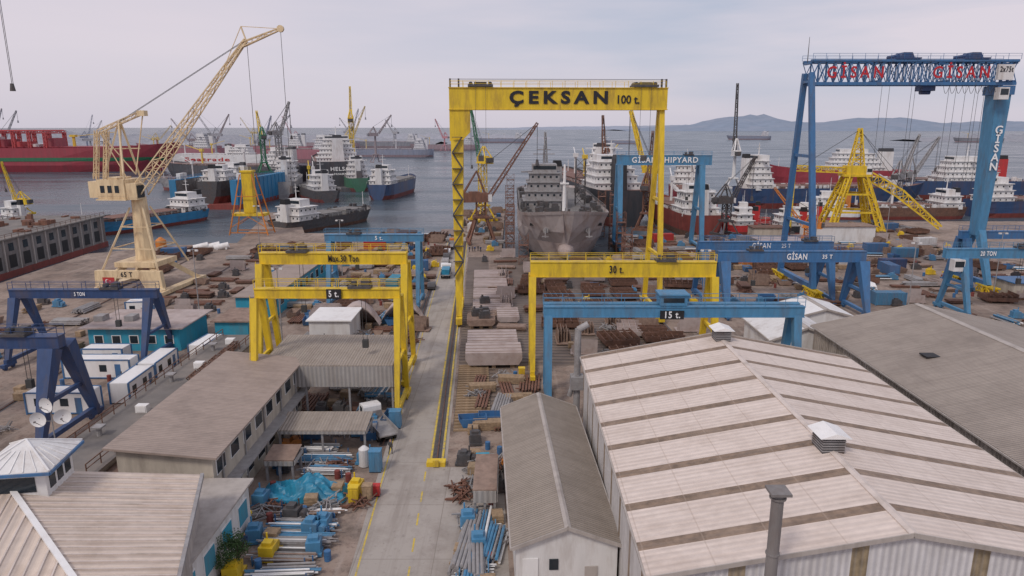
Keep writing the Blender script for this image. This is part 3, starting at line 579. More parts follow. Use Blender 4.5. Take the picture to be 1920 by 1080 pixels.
for sx in (-1,1):
    MB().cyl((sx*5.2,49.0,6.6),(sx*5.8,50.3,6.6),.8,.8,12).beam((sx*5.8,50.6,7.4),(sx*5.9,50.9,4.8),.3).beam((sx*5.9-.9,50.8,5.1),(sx*5.9+.9,50.8,5.1),.3).part('anchor',c,'steel')
    MB().box(sx*9.2-.7,sx*9.2+.7,43.7,45.7,7.3,8.0).part('fairlead',c,'black')
MB().cyl((0,38,10.5),(0,38,23.5),.6,.3,10).box(-1.2,1.2,37.4,38.6,18,18.4).part('bow_mast',c,'clean')
MB().truss((-7,12,9),(-7,12,24),3,3,5,.2,.14).part('scaffold',c,'darksteel')
q=MB()
for i in range(18):
    a,b_,h_=R.uniform(-9,7),R.uniform(20,44),R.uniform(.6,2.4); q.box(a,a+R.uniform(1,2.5),b_,b_+R.uniform(1,3),9.6,9.6+h_)
q.part('deck_fitting',c,'darksteel')
MB().loft([[(a*math.cos(t*math.pi/5),yy,.8+a*math.sin(t*math.pi/5)*1.0) for t in range(10)] for a,yy in ((2.6,43),(2.3,48),(1.6,51),(.5,52.4))]).part('bulbous_bow',c,'pinkgrey',smooth=True)
for (x,y,h) in ((-.5,196,16),(-.8,214,20),(31,196,14),(31.5,214,18),(-.5,236,22),(31,240,16),(29.5,176,10),(3,178,8)):
    q=MB().truss((0,0,0),(0,0,h),2.4,2.4,int(h/2),.14,.09)
    for k in range(2,int(h),3): q.box(-1.3,1.3,-1.3,1.3,k,k+.1)
    q.solo('scaffold_tower','brownsteel','rusty steel scaffold tower beside slipway ship','scaffold',x,y,-2.5 if y>190 else 0,0,group='scaffold towers along the ship')
rs=ship('long red tanker with green waterline stripe',-440,610,rad(-88),300,40,20,'red','red',(-.30,.1,4),supm='red',deck='red',f=.06,stripe='green',cranes=2,fm='brightred')
for k in range(9):
    MB().truss((-14,-58+k*13,20),(-14,-58+k*13,33),2,2,4,.6,.4).truss((14,-58+k*13,20),(14,-58+k*13,33),2,2,4,.6,.4).truss((-15,-58+k*13,33),(15,-58+k*13,33),2,2,5,.6,.4).part('deck_frame',rs,'brightred',.08)
    MB().box(-9,9,-62+k*13,-54+k*13,19,23+(k*5)%7).part('deck_module',rs,('brightred','white','red')[k%3],.1)
for k in (-14,14): MB().beam((k,-58,34.3),(k,46,34.3),1).part('pipe_bridge',rs,'brightred',.08)
ft=ship('white reefer ship with red hull lettering',-277,690,rad(-96),112,17,11,'clean','boot',(.12,.2,3),f=.12,cranes=2,deck='white')
text('Seatrade',5,ft,(8.65,-18,6.4),'brightred',rot=(math.pi/2,0,math.pi/2),width=46,bold=.02)
hs=ship('black hulled ship with white superstructure in dock',-118,470,rad(17),95,30,17,'hullblack','boot',(-.25,.2,5),f=.08,cranes=2,deck='deck')
text('HELSA',3.2,hs,(0,-47.8,12.5),'textwhite',rot=(math.pi/2,0,0),width=11); text('PANAMA',1.8,hs,(0,-47.8,9.5),'textwhite',width=7)
ship('blue and black coaster moored in the basin',-66,395,rad(-8),62,14,8,'hullblue','boot',(-.33,.2,3),deck='deckgrey',f=.04)
ship('blue barge with rust deck and white wheelhouse',-140,263,rad(158),56,13,4.6,'dockblue','boot',(-.38,.17,2),deck='deck',cat='barge',name='barge')
ship('dark red hulled ship moored beyond tugs',84,330,rad(172),62,16,9,'red','boot',(-.30,.16,4),deck='deck',cranes=1)
ship('blue hulled ship with rusty deck by yellow crane',153,335,rad(-86),92,18,9.5,'hullblue','boot',(-.40,.12,5),deck='deck',cranes=1)
ship('blue hulled ship with white accommodation block',235,372,rad(88),100,18,10,'hullblue','boot',(-.05,.3,4),deck='deck',fm='brightred')
ship('red hulled ship with broad white superstructure',200,430,rad(80),80,18,12,'red','boot',(-.1,.4,4),deck='deck',f=.05)
ship('rusty brown hulled barge by quay',165,292,rad(92),48,14,5,'rust','boot',(-.36,.16,2),deck='deck',cat='barge',name='barge',cranes=1)
ship('dark blue coaster with red deck by quay',226,300,rad(-84),60,14,7,'hullblue','boot',(-.34,.18,3),deck='deck',cranes=1)
ship('white workboat with orange funnel near tugs',130,292,rad(75),30,9,4,'clean','boot',(-.1,.4,2),hatch=False,cat='workboat',name='workboat',fm='orange')
ship('black hulled container ship with tall funnels',36,318,rad(8),110,22,14,'hullblack','boot',(-.28,.2,4),cranes=3,deck='deck',fm='black',f=.03)
ship('grey ship with deck cranes at berth',52,385,rad(-14),90,20,14,'darksteel','boot',(-.2,.25,5),cranes=2,f=.08)
ship('red hulled ship under repair in dock',64,268,rad(5),64,15,8,'boot','rust',(-.3,.2,3),cranes=1,deck='deck')
for i,(x,y,h_) in enumerate([(91,268,80),(100,247,95),(114,266,60),(84,249,100),(78,280,70)]):
    ship('black and white tug moored at quay' if i==1 else 'red and white tug moored at quay',x,y,rad(h_),18 if i!=1 else 22,7,3.2,'brightred' if i!=1 else 'hullblack','boot',(.08,.36,2),hatch=False,cat='tugboat',name='tugboat',group='tugs moored at quay',fm='brightred',lh=2.2,deck='deck')
ship('rusty grey workboat moored at jetty',-72,268,rad(-28),50,14,4.5,'darksteel','rust',(-.3,.2,2),deck='deckgrey',cat='workboat',name='workboat')
ship('small dark workboat beside pontoon',-190,262,rad(70),24,7,3,'darksteel','boot',(-.1,.3,2),hatch=False,cat='workboat',name='workboat')
ship('grey naval style ship with tall mast in basin',-128,400,rad(12),60,14,9,'steel','boot',(-.1,.3,4),f=.05,deck='deckgrey',hatch=False)
ship('dark green hulled coaster among dock cranes',-100,440,rad(20),60,14,8,'green','boot',(-.3,.2,4),f=.08,cranes=2)
ship('grey dredger with deck machinery in basin',-104,372,rad(30),46,14,6,'darksteel','boot',(-.2,.25,3),deck='deckgrey',cranes=2,f=.04)
ship('dark tanker moored behind floating docks',-190,480,rad(75),110,20,12,'hullblack','boot',(-.34,.14,4),f=.12,cranes=2)
ship('grey coaster moored near blue dock',-185,420,rad(80),60,13,7,'steel','boot',(-.34,.18,3),f=.1,cranes=1)
for x,y,h_,L in [(250,1600,80,80),(700,2100,90,130),(-30,1700,90,120),(-230,1300,85,130),(-110,1150,100,110),(-330,1250,90,120),(1150,1750,88,120),(-560,900,95,110),(-160,900,88,120)]:
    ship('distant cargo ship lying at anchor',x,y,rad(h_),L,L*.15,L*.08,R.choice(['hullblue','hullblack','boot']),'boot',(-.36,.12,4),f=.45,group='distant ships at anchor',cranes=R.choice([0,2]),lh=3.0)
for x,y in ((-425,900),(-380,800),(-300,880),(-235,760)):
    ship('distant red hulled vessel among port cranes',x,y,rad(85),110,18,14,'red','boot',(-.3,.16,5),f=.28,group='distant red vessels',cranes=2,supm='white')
def dock(label,x,y,hd,L,W,H,m,f=0,low='boot',inner='deckgrey'):
    g=T('floating_dock',label,'floating dock',x,y,-2.5,hd)
    MB().box(-W/2,W/2,-L/2,L/2,-1,2.2).part('pontoon',g,low,f)
    for sg in (-1,1):
        xi=sg*W/2; xo=sg*(W/2-3.2)
        b=MB().box(min(xi,xo),max(xi,xo),-L/2+.01,L/2-.01,2.2,H)
        for k in range(int(L/5)): b.box(min(xi,xi+sg*.25),max(xi,xi+sg*.25),-L/2+5*k+.5,-L/2+5*k+.8,1,H)
        b.part('side_wall',g,m,f)
        MB().box(xo-.06,xo+.06,-L/2+.3,L/2-.3,2.3,H-.3).part('inner_wall',g,inner,f)
        for xx in (xi,xo): MB().rail((xx,-L/2,H),(xx,L/2,H),1.1,3,.09).part('railing',g,m,f)
        MB().box(min(xi,xo)+.6,max(xi,xo)-.6,-L/2+6,-L/2+12,H,H+2.6).part('deckhouse',g,'white',f)
    return g
dock('blue floating dock with grey ship inside',-141,352,rad(-3),60,32,13.5,'dockblue')
ship('grey ship standing inside blue floating dock',-141,350,rad(-3),48,14,10,'darksteel','boot',(-.25,.22,2),z=.2,deck='deckgrey')
dock('dark floating dock holding black ship',-122,452,rad(17),90,42,12,'darksteel',f=.08,low='darksteel')
g=T('dock_hall','long weathered grey dock hall with rows of openings','dock building',-141.5,184,-2.5,rad(3)); L=72;W=26;H=9.6
MB().box(-W/2-.3,W/2+.3,-L/2-.3,L/2+.3,-1,1.6).part('hull',g,'boot')
MB().box(-W/2,W/2,-L/2,L/2,1.6,H).part('wall',g,'dockgrey'); MB().box(-W/2-.5,W/2+.5,-L/2-.5,L/2+.5,H,H+.35).part('roof',g,'felt')
for k in range(12):
    yy=-L/2+1.6+k*5.8
    MB().box(W/2-.03,W/2+.04,yy,yy+2.9,2.3,5.6).part('opening',g,'black'); MB().box(W/2-.03,W/2+.05,yy+.4,yy+2.4,6.6,8.6).part('window',g,'glass')
    MB().box(W/2,W/2+.3,yy+4,yy+4.4,1.6,H-.02).part('pillar',g,'parapet')
for xx in (W/2+.3,-W/2): MB().rail((xx,-L/2,H+.35),(xx,L/2,H+.35),1.1,2.6,.09).part('railing',g,'rust')
q=MB()
for i in range(44):
    a,b_=R.uniform(-11,10),R.uniform(-35,34); q.box(a,a+R.uniform(.5,2.6),b_,b_+R.uniform(.5,3),H+.36,H+.4+R.uniform(.3,1.8))
q.part('roof_equipment',g,'brownsteel')
# ---------------------------------------------------------------- buildings
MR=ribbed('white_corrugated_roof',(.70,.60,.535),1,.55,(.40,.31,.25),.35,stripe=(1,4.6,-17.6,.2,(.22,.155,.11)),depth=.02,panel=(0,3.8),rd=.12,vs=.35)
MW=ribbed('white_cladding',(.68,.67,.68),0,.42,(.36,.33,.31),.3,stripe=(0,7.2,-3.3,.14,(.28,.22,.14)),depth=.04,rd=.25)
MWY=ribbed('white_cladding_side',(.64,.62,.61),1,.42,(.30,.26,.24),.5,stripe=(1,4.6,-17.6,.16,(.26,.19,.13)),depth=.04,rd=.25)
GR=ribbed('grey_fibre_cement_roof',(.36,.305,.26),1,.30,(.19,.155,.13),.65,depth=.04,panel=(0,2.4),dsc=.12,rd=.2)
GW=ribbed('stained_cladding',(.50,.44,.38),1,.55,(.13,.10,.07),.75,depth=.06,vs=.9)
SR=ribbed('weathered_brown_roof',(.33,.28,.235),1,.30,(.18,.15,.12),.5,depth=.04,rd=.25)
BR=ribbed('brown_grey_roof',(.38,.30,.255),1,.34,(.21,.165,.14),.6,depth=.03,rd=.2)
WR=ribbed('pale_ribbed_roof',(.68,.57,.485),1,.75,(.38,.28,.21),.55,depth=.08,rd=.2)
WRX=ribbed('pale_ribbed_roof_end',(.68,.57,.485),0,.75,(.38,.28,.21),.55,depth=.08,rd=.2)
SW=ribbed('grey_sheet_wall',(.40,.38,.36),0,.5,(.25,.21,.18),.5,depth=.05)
def hall(label,x0,x1,y0,y1,e,rg,rm,wm,wm2=None,rz=0,cap='parapet',name='warehouse',cat='warehouse',ov=.35,cw=.45):
    cx,cy=(x0+x1)/2,(y0+y1)/2; h=(x1-x0)/2; l=(y1-y0)/2
    g=T(name,label,cat,cx,cy,0,rz); wm2=wm2 or wm
    for s_ in (-1,1):
        MB().add([(-h,s_*l,0),(h,s_*l,0),(h,s_*l,e),(0,s_*l,rg),(-h,s_*l,e)],[(0,1,2,3,4)]).part('wall',g,wm)
        MB().add([(s_*h,-l,0),(s_*h,l,0),(s_*h,l,e),(s_*h,-l,e)],[(0,1,2,3)]).part('wall',g,wm2)
    sl=(rg-e)/h; q=h+ov; l2=l+ov
    ro=MB().prism([(-q,e-sl*ov+.03),(0,rg+.03),(q,e-sl*ov+.03),(q,e-sl*ov+.18),(0,rg+.18),(-q,e-sl*ov+.18)],-l2,l2).part('roof',g,rm)
    MB().prism([(-cw,rg+.2-sl*cw),(0,rg+.2),(cw,rg+.2-sl*cw),(cw,rg+.26-sl*cw),(0,rg+.28),(-cw,rg+.26-sl*cw)],-l2,l2).part('ridge_cap',ro,cap)
    for s_ in (-1,1):
        t=MB()
        for yy in (-l2-.04,l2): t.beam((s_*q,yy+.02,e-sl*ov+.08),(0,yy+.02,rg+.1),.08,.3)
        t.beam((s_*(q+.06),-l2,e-sl*ov+.05),(s_*(q+.06),l2,e-sl*ov+.05),.14,.16)
        t.part('gutter',ro,'parapet')
    return g,ro
H1,HR=hall('large white corrugated warehouse with brown striped roof',8.3,38.4,36.3,76,9,11.8,MR,MW,MWY,cap='ridgecap',cw=.28)
for yy in (18,-8.9):
    MB().box(-.8,.8,yy-.9,yy+.9,11.5,13.1).part('roof_vent',HR,'darksteel'); MB().prism([(-1.15,13.1),(1.15,13.1),(0,13.5)],yy-1.2,yy+1.2).part('vent_cap',HR,'clean')
    sl_=MB()
    for k in range(5): sl_.box(-.84,.84,yy-.94,yy+.94,12.0+.2*k,12.06+.2*k)
    sl_.part('vent_louvre',HR,'steel')
OH,OR=hall('old grey warehouse with fibre cement roof',42,70,36,92.5,8,11,GR,GW,GW)
MB().box(-9,-7.4,10.5,12,9.45,9.6).part('skylight',OR,'black')
g,_=hall('long low shed with weathered brown gable roof',0,7.8,47,73.3,4,5.5,SR,'white',rz=YR,cw=.25)
g.location.x=3.6
MB().box(-1.35,-.65,-13.24,-13.16,1.9,2.8).part('window',g,'glass'); MB().box(-3.4,-2.2,-13.24,-13.16,.6,2.9).part('notice_board',g,'clean'); MB().box(1.4,2.4,-13.24,-13.16,0,2.1).part('door',g,'parapet')
MB().cyl((0,0,0),(0,0,15.7),.33,.33,14).cyl((0,0,15.4),(0,0,15.5),.45,.45,14).box(-.55,.55,-.55,.55,15.75,15.9).cyl((0,0,8),(0,0,8.1),.39,n=14).cyl((0,0,12),(0,0,12.1),.39,n=14).solo('chimney','dockgrey','grey metal flue stack with square cap','chimney',14.4,34)
MB().cyl((0,0,0),(0,0,11.5),.4,.4,12).cyl((0,0,11.4),(1.2,0,12.1),.4,.4,12).box(-.8,.8,-.8,.8,4,5.6).cyl((0,0,6.5),(-.9,0,3),.3,.3).solo('extraction_duct','steel','grey vertical extraction duct beside white hall','duct',7.9,79.5)
hall('small white roofed shed behind gantry',38,48,97,109,4.6,6.4,'white','white',name='shed',cat='shed')
hall('small white roofed shed among steel',48,57,112,121,4,5.2,'clean','white',name='shed',cat='shed')
def flat(label,x0,x1,y0,y1,h,wm,rm,rz=0,name='building',cat='building',win=0,z0=0,slope=0,wside=1,wm_='glass',rows=1,ov=.4):
    cx,cy=(x0+x1)/2,(y0+y1)/2; a=(x1-x0)/2; l=(y1-y0)/2
    g=T(name,label,cat,cx,cy,z0,rz); hl=h+slope
    MB().prism([(-a,0),(a,0),(a,h),(-a,hl)],-l,l).part('wall',g,wm)
    s=slope/(2*a)
    MB().prism([(-a-ov,hl+s*ov+.01),(a+ov,h-s*ov+.01),(a+ov,h-s*ov+.2),(-a-ov,hl+s*ov+.2)],-l-ov,l+ov).part('roof',g,rm)
    for i in range(win):
        for r_ in range(rows):
            zz=(h/rows)*r_+h/rows*.38; yy=-l+(i+.5)*2*l/win; hh=h/rows*.38; ww=min(.9,2*l/win*.3)
            fr=MB().box(wside*a-.06,wside*a+.06,yy-ww-.1,yy+ww+.1,zz-.1,zz+hh+.1).part('window',g,'clean')
            MB().box(wside*a-.09,wside*a+.09,yy-ww,yy+ww,zz,zz+hh).part('pane',fr,wm_)
    return g
lb=flat('long two storey beige building with brown roof',-34.8,-26.4,56,81.5,6.8,'wallbeige',BR,win=8,rows=2,slope=.8,ov=.7)
MB().box(4.2,5.4,-12.7,12.7,3.2,3.4).part('canopy',lb,'steel')
for k in range(5): MB().cyl((4.32,-11+5.4*k,0),(4.32,-11+5.4*k,6.6),.09,n=8).part('downpipe',lb,'steel')
fb=flat('flat roofed building with parapet and pipes',-42.8,-37.4,54,98,4.8,'parapet','felt')
MB().rail((-2.5,-20,5),(-2.5,22,5),1.0,2.2,.08).part('railing',fb,'rust'); MB().rail((2.5,-20,5),(2.5,22,5),1.0,2.2,.08).part('railing',fb,'rust')
for k in range(5): MB().truss((1.6,2+3*k,5.5),(1.6,4.6+3*k,5.6),.6,.6,4,.1,.07).part('pipe_frame',fb,'rust')
for k in (-12,3,15): MB().cyl((-1,k,4.9),(-1,k,5.9),.25,n=8).box(-1.5,-.5,k-.5,k+.5,5.9,6.05).part('roof_vent',fb,'steel')
for k in (-6,8,18): MB().box(-.4,.8,k-.4,k+.4,5.0,5.8).box(-.3,.7,k-.45,k-.4,5.1,5.7).part('cooling_unit',fb,'clean')
flat('low brown roofed lean-to between buildings',-37.2,-35.6,56,92,4.0,'wallbeige','rustpale',name='lean_to',ov=.1)
flat('low white annex with blue windows by road',-27.4,-23.2,42,55.4,4.6,'white','parapet',win=4,wm_='cyan')
fg=T('building','pale ribbed hipped roof building with cupola','building',-25,50,0,rad(18))
ap=(-12.65,-.4,10.5)
rf=MB().add([(-12.65,.5,10.5),ap,(0.3,-22.4,7.95),(.3,.5,7.95)],[(0,1,2,3)]).part('roof',fg,WR)
rf2=MB().add([ap,(-34,-.4,10.5),(-34,-22.4,7.95),(.3,-22.4,7.95),],[(0,1,2,3)]).part('roof',fg,WRX)
MB().add([(-12.65,.5,10.5),(-34,.5,10.5),(-34,-.4,10.5),ap],[(0,1,2,3)]).part('ridge_strip',fg,'parapet')
b=MB()
for k in range(28):
    yy=-.5-.78*k; t=(yy+.4)/(-22.); xl=ap[0]+(0.3-ap[0])*max(0,t); zl=10.5+(7.95-10.5)*max(0,t)
    b.beam((xl,yy,zl+.04),(.3,yy,7.99),.09,.10)
b.part('seam',rf,'ridgecap')
b=MB()
for k in range(36):
    xx=-.8-.8*k; yt=-.4 if xx<-12.65 else -.4-22.*(xx+12.65)/12.95; zt=10.5 if xx<-12.65 else 10.5-2.55*(xx+12.65)/12.95
    b.beam((xx,yt,zt+.04),(xx,-22.4,7.99),.09,.10)
b.part('seam',rf2,'ridgecap')
MB().beam((-12.65,-.4,10.62),(.3,-22.4,8.05),.36,.16).part('hip_cap',rf,'clean')
MB().beam((.42,.5,7.9),(.42,-22.4,7.9),.25,.3).part('gutter',rf,'steel')
MB().box(-34,0,-22,0.2,0,7.9).part('wall',fg,'parapet'); MB().add([(-34,.22,7.9),(0,.22,7.9),(-12.65,.22,10.45),(-34,.22,10.45)],[(0,1,2,3)]).part('gable',fg,'parapet')
cp=T('roof_cupola','pale pyramid roofed cupola with blue trim and windows','cupola',-34.6,45.6,9.7,rad(8))
MB().box(-1.9,1.9,-1.9,1.9,-1.2,2.1).part('wall',cp,'white')
MB().loft([[(-2.5,-2.5,2.1),(2.5,-2.5,2.1),(2.5,2.5,2.1),(-2.5,2.5,2.1)],[(-2.5,-2.5,2.25),(2.5,-2.5,2.25),(2.5,2.5,2.25),(-2.5,2.5,2.25)],[(-.05,-.05,3.6),(.05,-.05,3.6),(.05,.05,3.6),(-.05,.05,3.6)]]).part('roof',cp,'white')
b=MB()
for sx,sy in ((1,1),(1,-1),(-1,1),(-1,-1)): b.beam((sx*2.5,sy*2.5,2.3),(0,0,3.65),.12,.1)
for k in range(-2,3): b.beam((k*.85,-2.5,2.3),(k*.3,-.9,3.17),.06); b.beam((2.5,k*.85,2.3),(.9,k*.3,3.17),.06)
b.part('hip_cap',cp,'clean')
b=MB()
for p,q in (((-2.55,-2.55),(2.55,-2.55)),((2.55,-2.55),(2.55,2.55))): b.beam((*p,2.1),(*q,2.1),.12,.2)
b.part('fascia',cp,'blue')
for k in (-1.1,.0,1.1): MB().box(1.9,1.95,k-.38,k+.38,.5,1.6).part('window',cp,'glass')
MB().box(-1.2,1.2,-1.95,-1.9,.5,1.6).part('window',cp,'glass')
for i,(dx,dz) in enumerate(((0,0),(-1.0,-1.4),(1.2,-1.1))):
    d=T('satellite_dish','white satellite dish on steel mast','satellite dish',-42.2+dx,59,10.4+dz,rad(18*i-12),group='satellite dishes on mast')
    MB().loft([[(r_*math.cos(t*math.pi/10),-.25*(r_/.72)**2,r_*math.sin(t*math.pi/10)) for t in range(20)] for r_ in (.05,.3,.5,.65,.72)],False).part('reflector',d,'clean',smooth=True)
    MB().beam((0,0,-.6),(0,-.8,0),.05).cyl((0,-.85,0),(0,-.7,0),.09).part('receiver_arm',d,'steel')
MB().cyl((0,0,0),(0,0,6),.07,.05,6).beam((-1.2,0,3.7),(1.3,0,3.9),.08).beam((-1.1,0,3.7),(-1.1,0,4.2),.08).solo('antenna_mast','steel','thin steel mast carrying satellite dishes','mast',-42.2,59.2,4.9)
bh=flat('blue low house with pinkish flat roof',-67.6,-53,106,116,3.8,'cyan','pinkgrey',ov=.9)
for k in range(5):
    fr=MB().box(-6.4+k*2.8,-4.9+k*2.8,-5.07,-5.0,1.2,2.6).part('window',bh,'clean'); MB().box(-6.25+k*2.8,-5.05+k*2.8,-5.12,-5.06,1.3,2.5).part('pane',fr,'glass')
for k in (-3,2): MB().box(-5+k,-3.5+k,-2,0,4.02,4.9).part('roof_unit',bh,'steel')
flat('small blue hut with brown flat roof',-49.5,-44,111,119,3.4,'cyan','rustpale',ov=.5)
flat('long cyan workshop row with brown roof',-51,-44.5,124,165,4.4,'cyan',BR,win=10,ov=.5)
def office(x,y,L,rz=0):
    g=T('container_office','white container office with blue edges and windows','container office',x,y,0,rz,group='container offices in yard')
    MB().box(-L/2,L/2,-1.25,1.25,.15,2.75).part('wall',g,'clean')
    b=MB()
    for sx in (-L/2,L/2):
        for sy in (-1.25,1.25): b.box(sx-.1,sx+.1,sy-.1,sy+.1,0,2.85)
    for z_ in (.1,2.75): 
        for sy in (-1.25,1.25): b.box(-L/2+.1,L/2-.1,sy-.08,sy+.08,z_,z_+.15)
    b.part('frame',g,'blue'); MB().box(-L/2+.05,L/2-.05,-1.17,1.17,2.76,2.83).part('roof',g,'clean')
    for k in (-.3,.1): MB().box(L*k-.5,L*k+.5,-1.29,-1.24,1.1,2.1).part('window',g,'glass')
    MB().box(L*.32-.4,L*.32+.4,-1.29,-1.24,.2,2.2).part('door',g,'blue')
for a in ((-59,94.5,9.5),(-51.2,95.3,7,rad(92)),(-50.8,87.6,7,rad(92)),(-56.5,82,8),(-61,99.5,6),(-47.5,103,6,rad(85)),(-70,128,6,.1)): office(*a)
XR=ribbed('sheet_roof_sideways',(.36,.31,.265),0,.34,(.20,.16,.13),.55,depth=.04,rd=.25)
def shed(label,x0,x1,y0,y1,h,rm='brown',skirt=0,tilt=.5):
    g=T('open_shed',label,'shed',(x0+x1)/2,(y0+y1)/2,0,0); a=(x1-x0)/2;l=(y1-y0)/2
    MB().add([(-a,-l,h),(a,-l,h),(a,l,h+tilt),(-a,l,h+tilt),(-a,-l,h+.12),(a,-l,h+.12),(a,l,h+tilt+.12),(-a,l,h+tilt+.12)],[(0,1,2,3),(4,5,6,7),(0,1,5,4),(1,2,6,5),(2,3,7,6),(3,0,4,7)]).part('roof',g,rm)
    n=max(2,int(2*a/5))
    for i in range(n+1):
        for sy in (-l+.2,l-.2):
            x_=-a+.2+(2*a-.4)*i/n; MB().beam((x_,sy,0),(x_,sy,h),.22).part('post',g,'steel')
    if skirt:
        MB().box(-a+.05,a-.05,-l-.08,-l,h-skirt,h-.01).part('wall',g,SW); MB().box(a,a+.08,-l+.05,l,h-skirt,h-.01).part('wall',g,SW)
    return g
shed('open shed with corrugated roof and hanging sheet wall',-30.5,-14.4,79.4,90.5,6.8,XR,2.6)
shed('low lean-to shed with corrugated roof',-25.4,-15.8,69.5,73.5,2.9,XR,.3)
shed('small patched hut with rusty roof',-3.6,-1.4,57.5,64,2.6,'rustpale',1.2,.3)
shed('small tin roofed shelter among scrap',-25,-22,64,67,2.2,'rustpale',.5,.3)
flat('small white shed in steel yard',-33.5,-26.8,110,118,3.8,'white','clean',name='shed',cat='shed')
flat('low grey workshop with flat roof in yard',68,80,184,194,4.5,'wallbeige','pinkgrey',name='workshop',cat='workshop',win=4)
flat('long pale workshop beside harbour quay',92,112,212,220,5,'white','rustpale',name='workshop',cat='workshop')
flat('small blue roofed hut among steel',104,112,140,146,3.4,'wallbeige','blue',name='workshop',cat='workshop')
flat('small brown roofed hut by tugs',76,86,216,222,4,'wallbeige','rust',name='workshop',cat='workshop')
# ---------------------------------------------------------------- yard objects
def plates(w=4,l=2,n=5):
    b=MB(); z=.15; b.box(-w*.4,-w*.4+.2,-l/2,l/2,0,.15).box(w*.4-.2,w*.4,-l/2,l/2,0,.15)
    for i in range(n):
        t=R.uniform(.04,.14); a=R.uniform(-.25,.25); c=R.uniform(-.2,.2); b.box(-w/2+a,w/2+a,-l/2+c,l/2+c,z,z+t); z+=t+.02
    return b
def pipes(n=6,l=7,r=.16,lay=3,rnd=False):
    b=MB()
    for j in range(lay):
        for i in range(n-j):
            if rnd and R.random()<.22: continue
            if rnd: b.mat(R.choice((0,0,2,3)))
            rr=r*(R.uniform(.6,1.05) if rnd else 1); e=l/2*(R.uniform(.7,1) if rnd else 1)
            b.cyl((-e+R.uniform(-.3,.3),(i-(n-j)/2)*2.05*r+(R.uniform(-.06,.06) if rnd else 0),.2+r+j*1.75*r),(e+R.uniform(-.3,.3),(i-(n-j)/2)*2.05*r,.2+r+j*1.75*r),rr,n=8)
    b.mat(1)
    for x in (-l*.3,l*.3): b.box(x-.1,x+.1,-n*r,n*r,0,.19)
    return b
def section(w=8,l=6,h=1.6,nx=5,ny=4):
    b=MB().box(-w/2,w/2,-l/2,l/2,.4,.5)
    for i in range(nx+1): x=-w/2+w*i/nx; b.box(x-.06,x+.06,-l/2,l/2,.5,.5+h*R.uniform(.6,1))
    for j in range(ny+1): y=-l/2+l*j/ny; b.box(-w/2,w/2,y-.05,y+.05,.52,.48+h*R.uniform(.4,.8))
    for x in (-w*.35,w*.35): b.box(x-.3,x+.3,-l*.4,l*.4,0,.4)
    return b
def beams(n=5,l=6):
    b=MB()
    for i in range(n):
        y=i*.42-n*.2; d=R.uniform(-.5,.5); b.box(-l/2+d,l/2+d,y-.14,y+.14,.12,.15).box(-l/2+d,l/2+d,y-.02,y+.02,.15,.42).box(-l/2+d,l/2+d,y-.14,y+.14,.42,.45)
    for x in (-l*.3,l*.3): b.box(x-.1,x+.1,-n*.25,n*.25,0,.12)
    return b
def scrap(n=26,s=1.5):
    b=MB()
    for i in range(n):
        p=Vector((R.gauss(0,s*.45),R.gauss(0,s*.4),R.uniform(.1,.6))); d=Vector((R.uniform(-1,1),R.uniform(-.5,.5),R.uniform(-.15,.15))).normalized()*R.uniform(.3,1.3)
        a=p-d;c=p+d; a.z=max(.05,a.z);c.z=max(.05,c.z)
        if i%3: b.beam(a,c,R.uniform(.04,.14),R.uniform(.04,.2))
        else: b.cyl(a,c,R.uniform(.04,.1),n=7)
    return b
def machine():
    b=MB().box(-1.1,1.1,-.7,.7,.1,.35).box(-.9,.5,-.6,.6,.35,1.3).cyl((.8,-.4,.7),(.8,.4,.7),.35,n=12).box(-.6,.1,-.4,.4,1.3,1.6).cyl((.3,.3,1.3),(.3,.3,2.0),.08); return b
def crate():
    b=MB().box(-.6,.6,-.5,.5,.12,.95)
    for k in (-.5,0,.5): b.box(k-.06,k+.06,-.52,.52,0,.12)
    for k in (.2,.5,.8): b.box(-.63,.63,-.53,.53,k,k+.06)
    return b
def drum(): return MB().cyl((0,0,0),(0,0,.88),.29,n=14).cyl((0,0,.28),(0,0,.31),.305,n=14).cyl((0,0,.57),(0,0,.60),.305,n=14).cyl((0,0,.88),(0,0,.9),.26,n=14)
def panelrack(w=5,h=3):
    b=MB()
    for i in range(5):
        y=i*.5-1; b.box(-w/2+R.uniform(0,1),w/2-R.uniform(0,1),y,y+.06,.3,.3+h*R.uniform(.4,1))
        for k in (-.25,0,.25): b.box(w*k-.05,w*k+.05,y+.06,y+.3,.3,.3+h*.5)
    b.box(-w/2,w/2,-1.2,1.4,.15,.3).box(-w*.4,-w*.4+.3,-1.2,1.4,0,.15).box(w*.4-.3,w*.4,-1.2,1.4,0,.15); return b
def skip():
    b=MB(); 
    o=[(-1.7,1.2),(-1.2,.15),(1.2,.15),(1.7,1.2)]
    for sy in (-.9,.85): b.prism(o,sy,sy+.05)
    b.prism([(-1.7,1.2),(-1.2,.15),(-1.15,.15),(-1.65,1.2)],-.85,.85).prism([(1.7,1.2),(1.2,.15),(1.15,.15),(1.65,1.2)],-.85,.85).box(-1.2,1.2,-.85,.85,.1,.5).box(-.9,-.6,-.9,.9,0,.1).box(.6,.9,-.9,.9,0,.1); return b
def timber():
    b=MB()
    for j in range(4):
        for i in range(6-j%2): b.box(-1.8+R.uniform(-.2,.2),1.8+R.uniform(-.2,.2),-.8+.28*i,-.56+.28*i,.1+.24*j,.32+.24*j)
    return b.box(-1.2,-1,-.8,.8,0,.1).box(1,1.2,-.8,.8,0,.1)
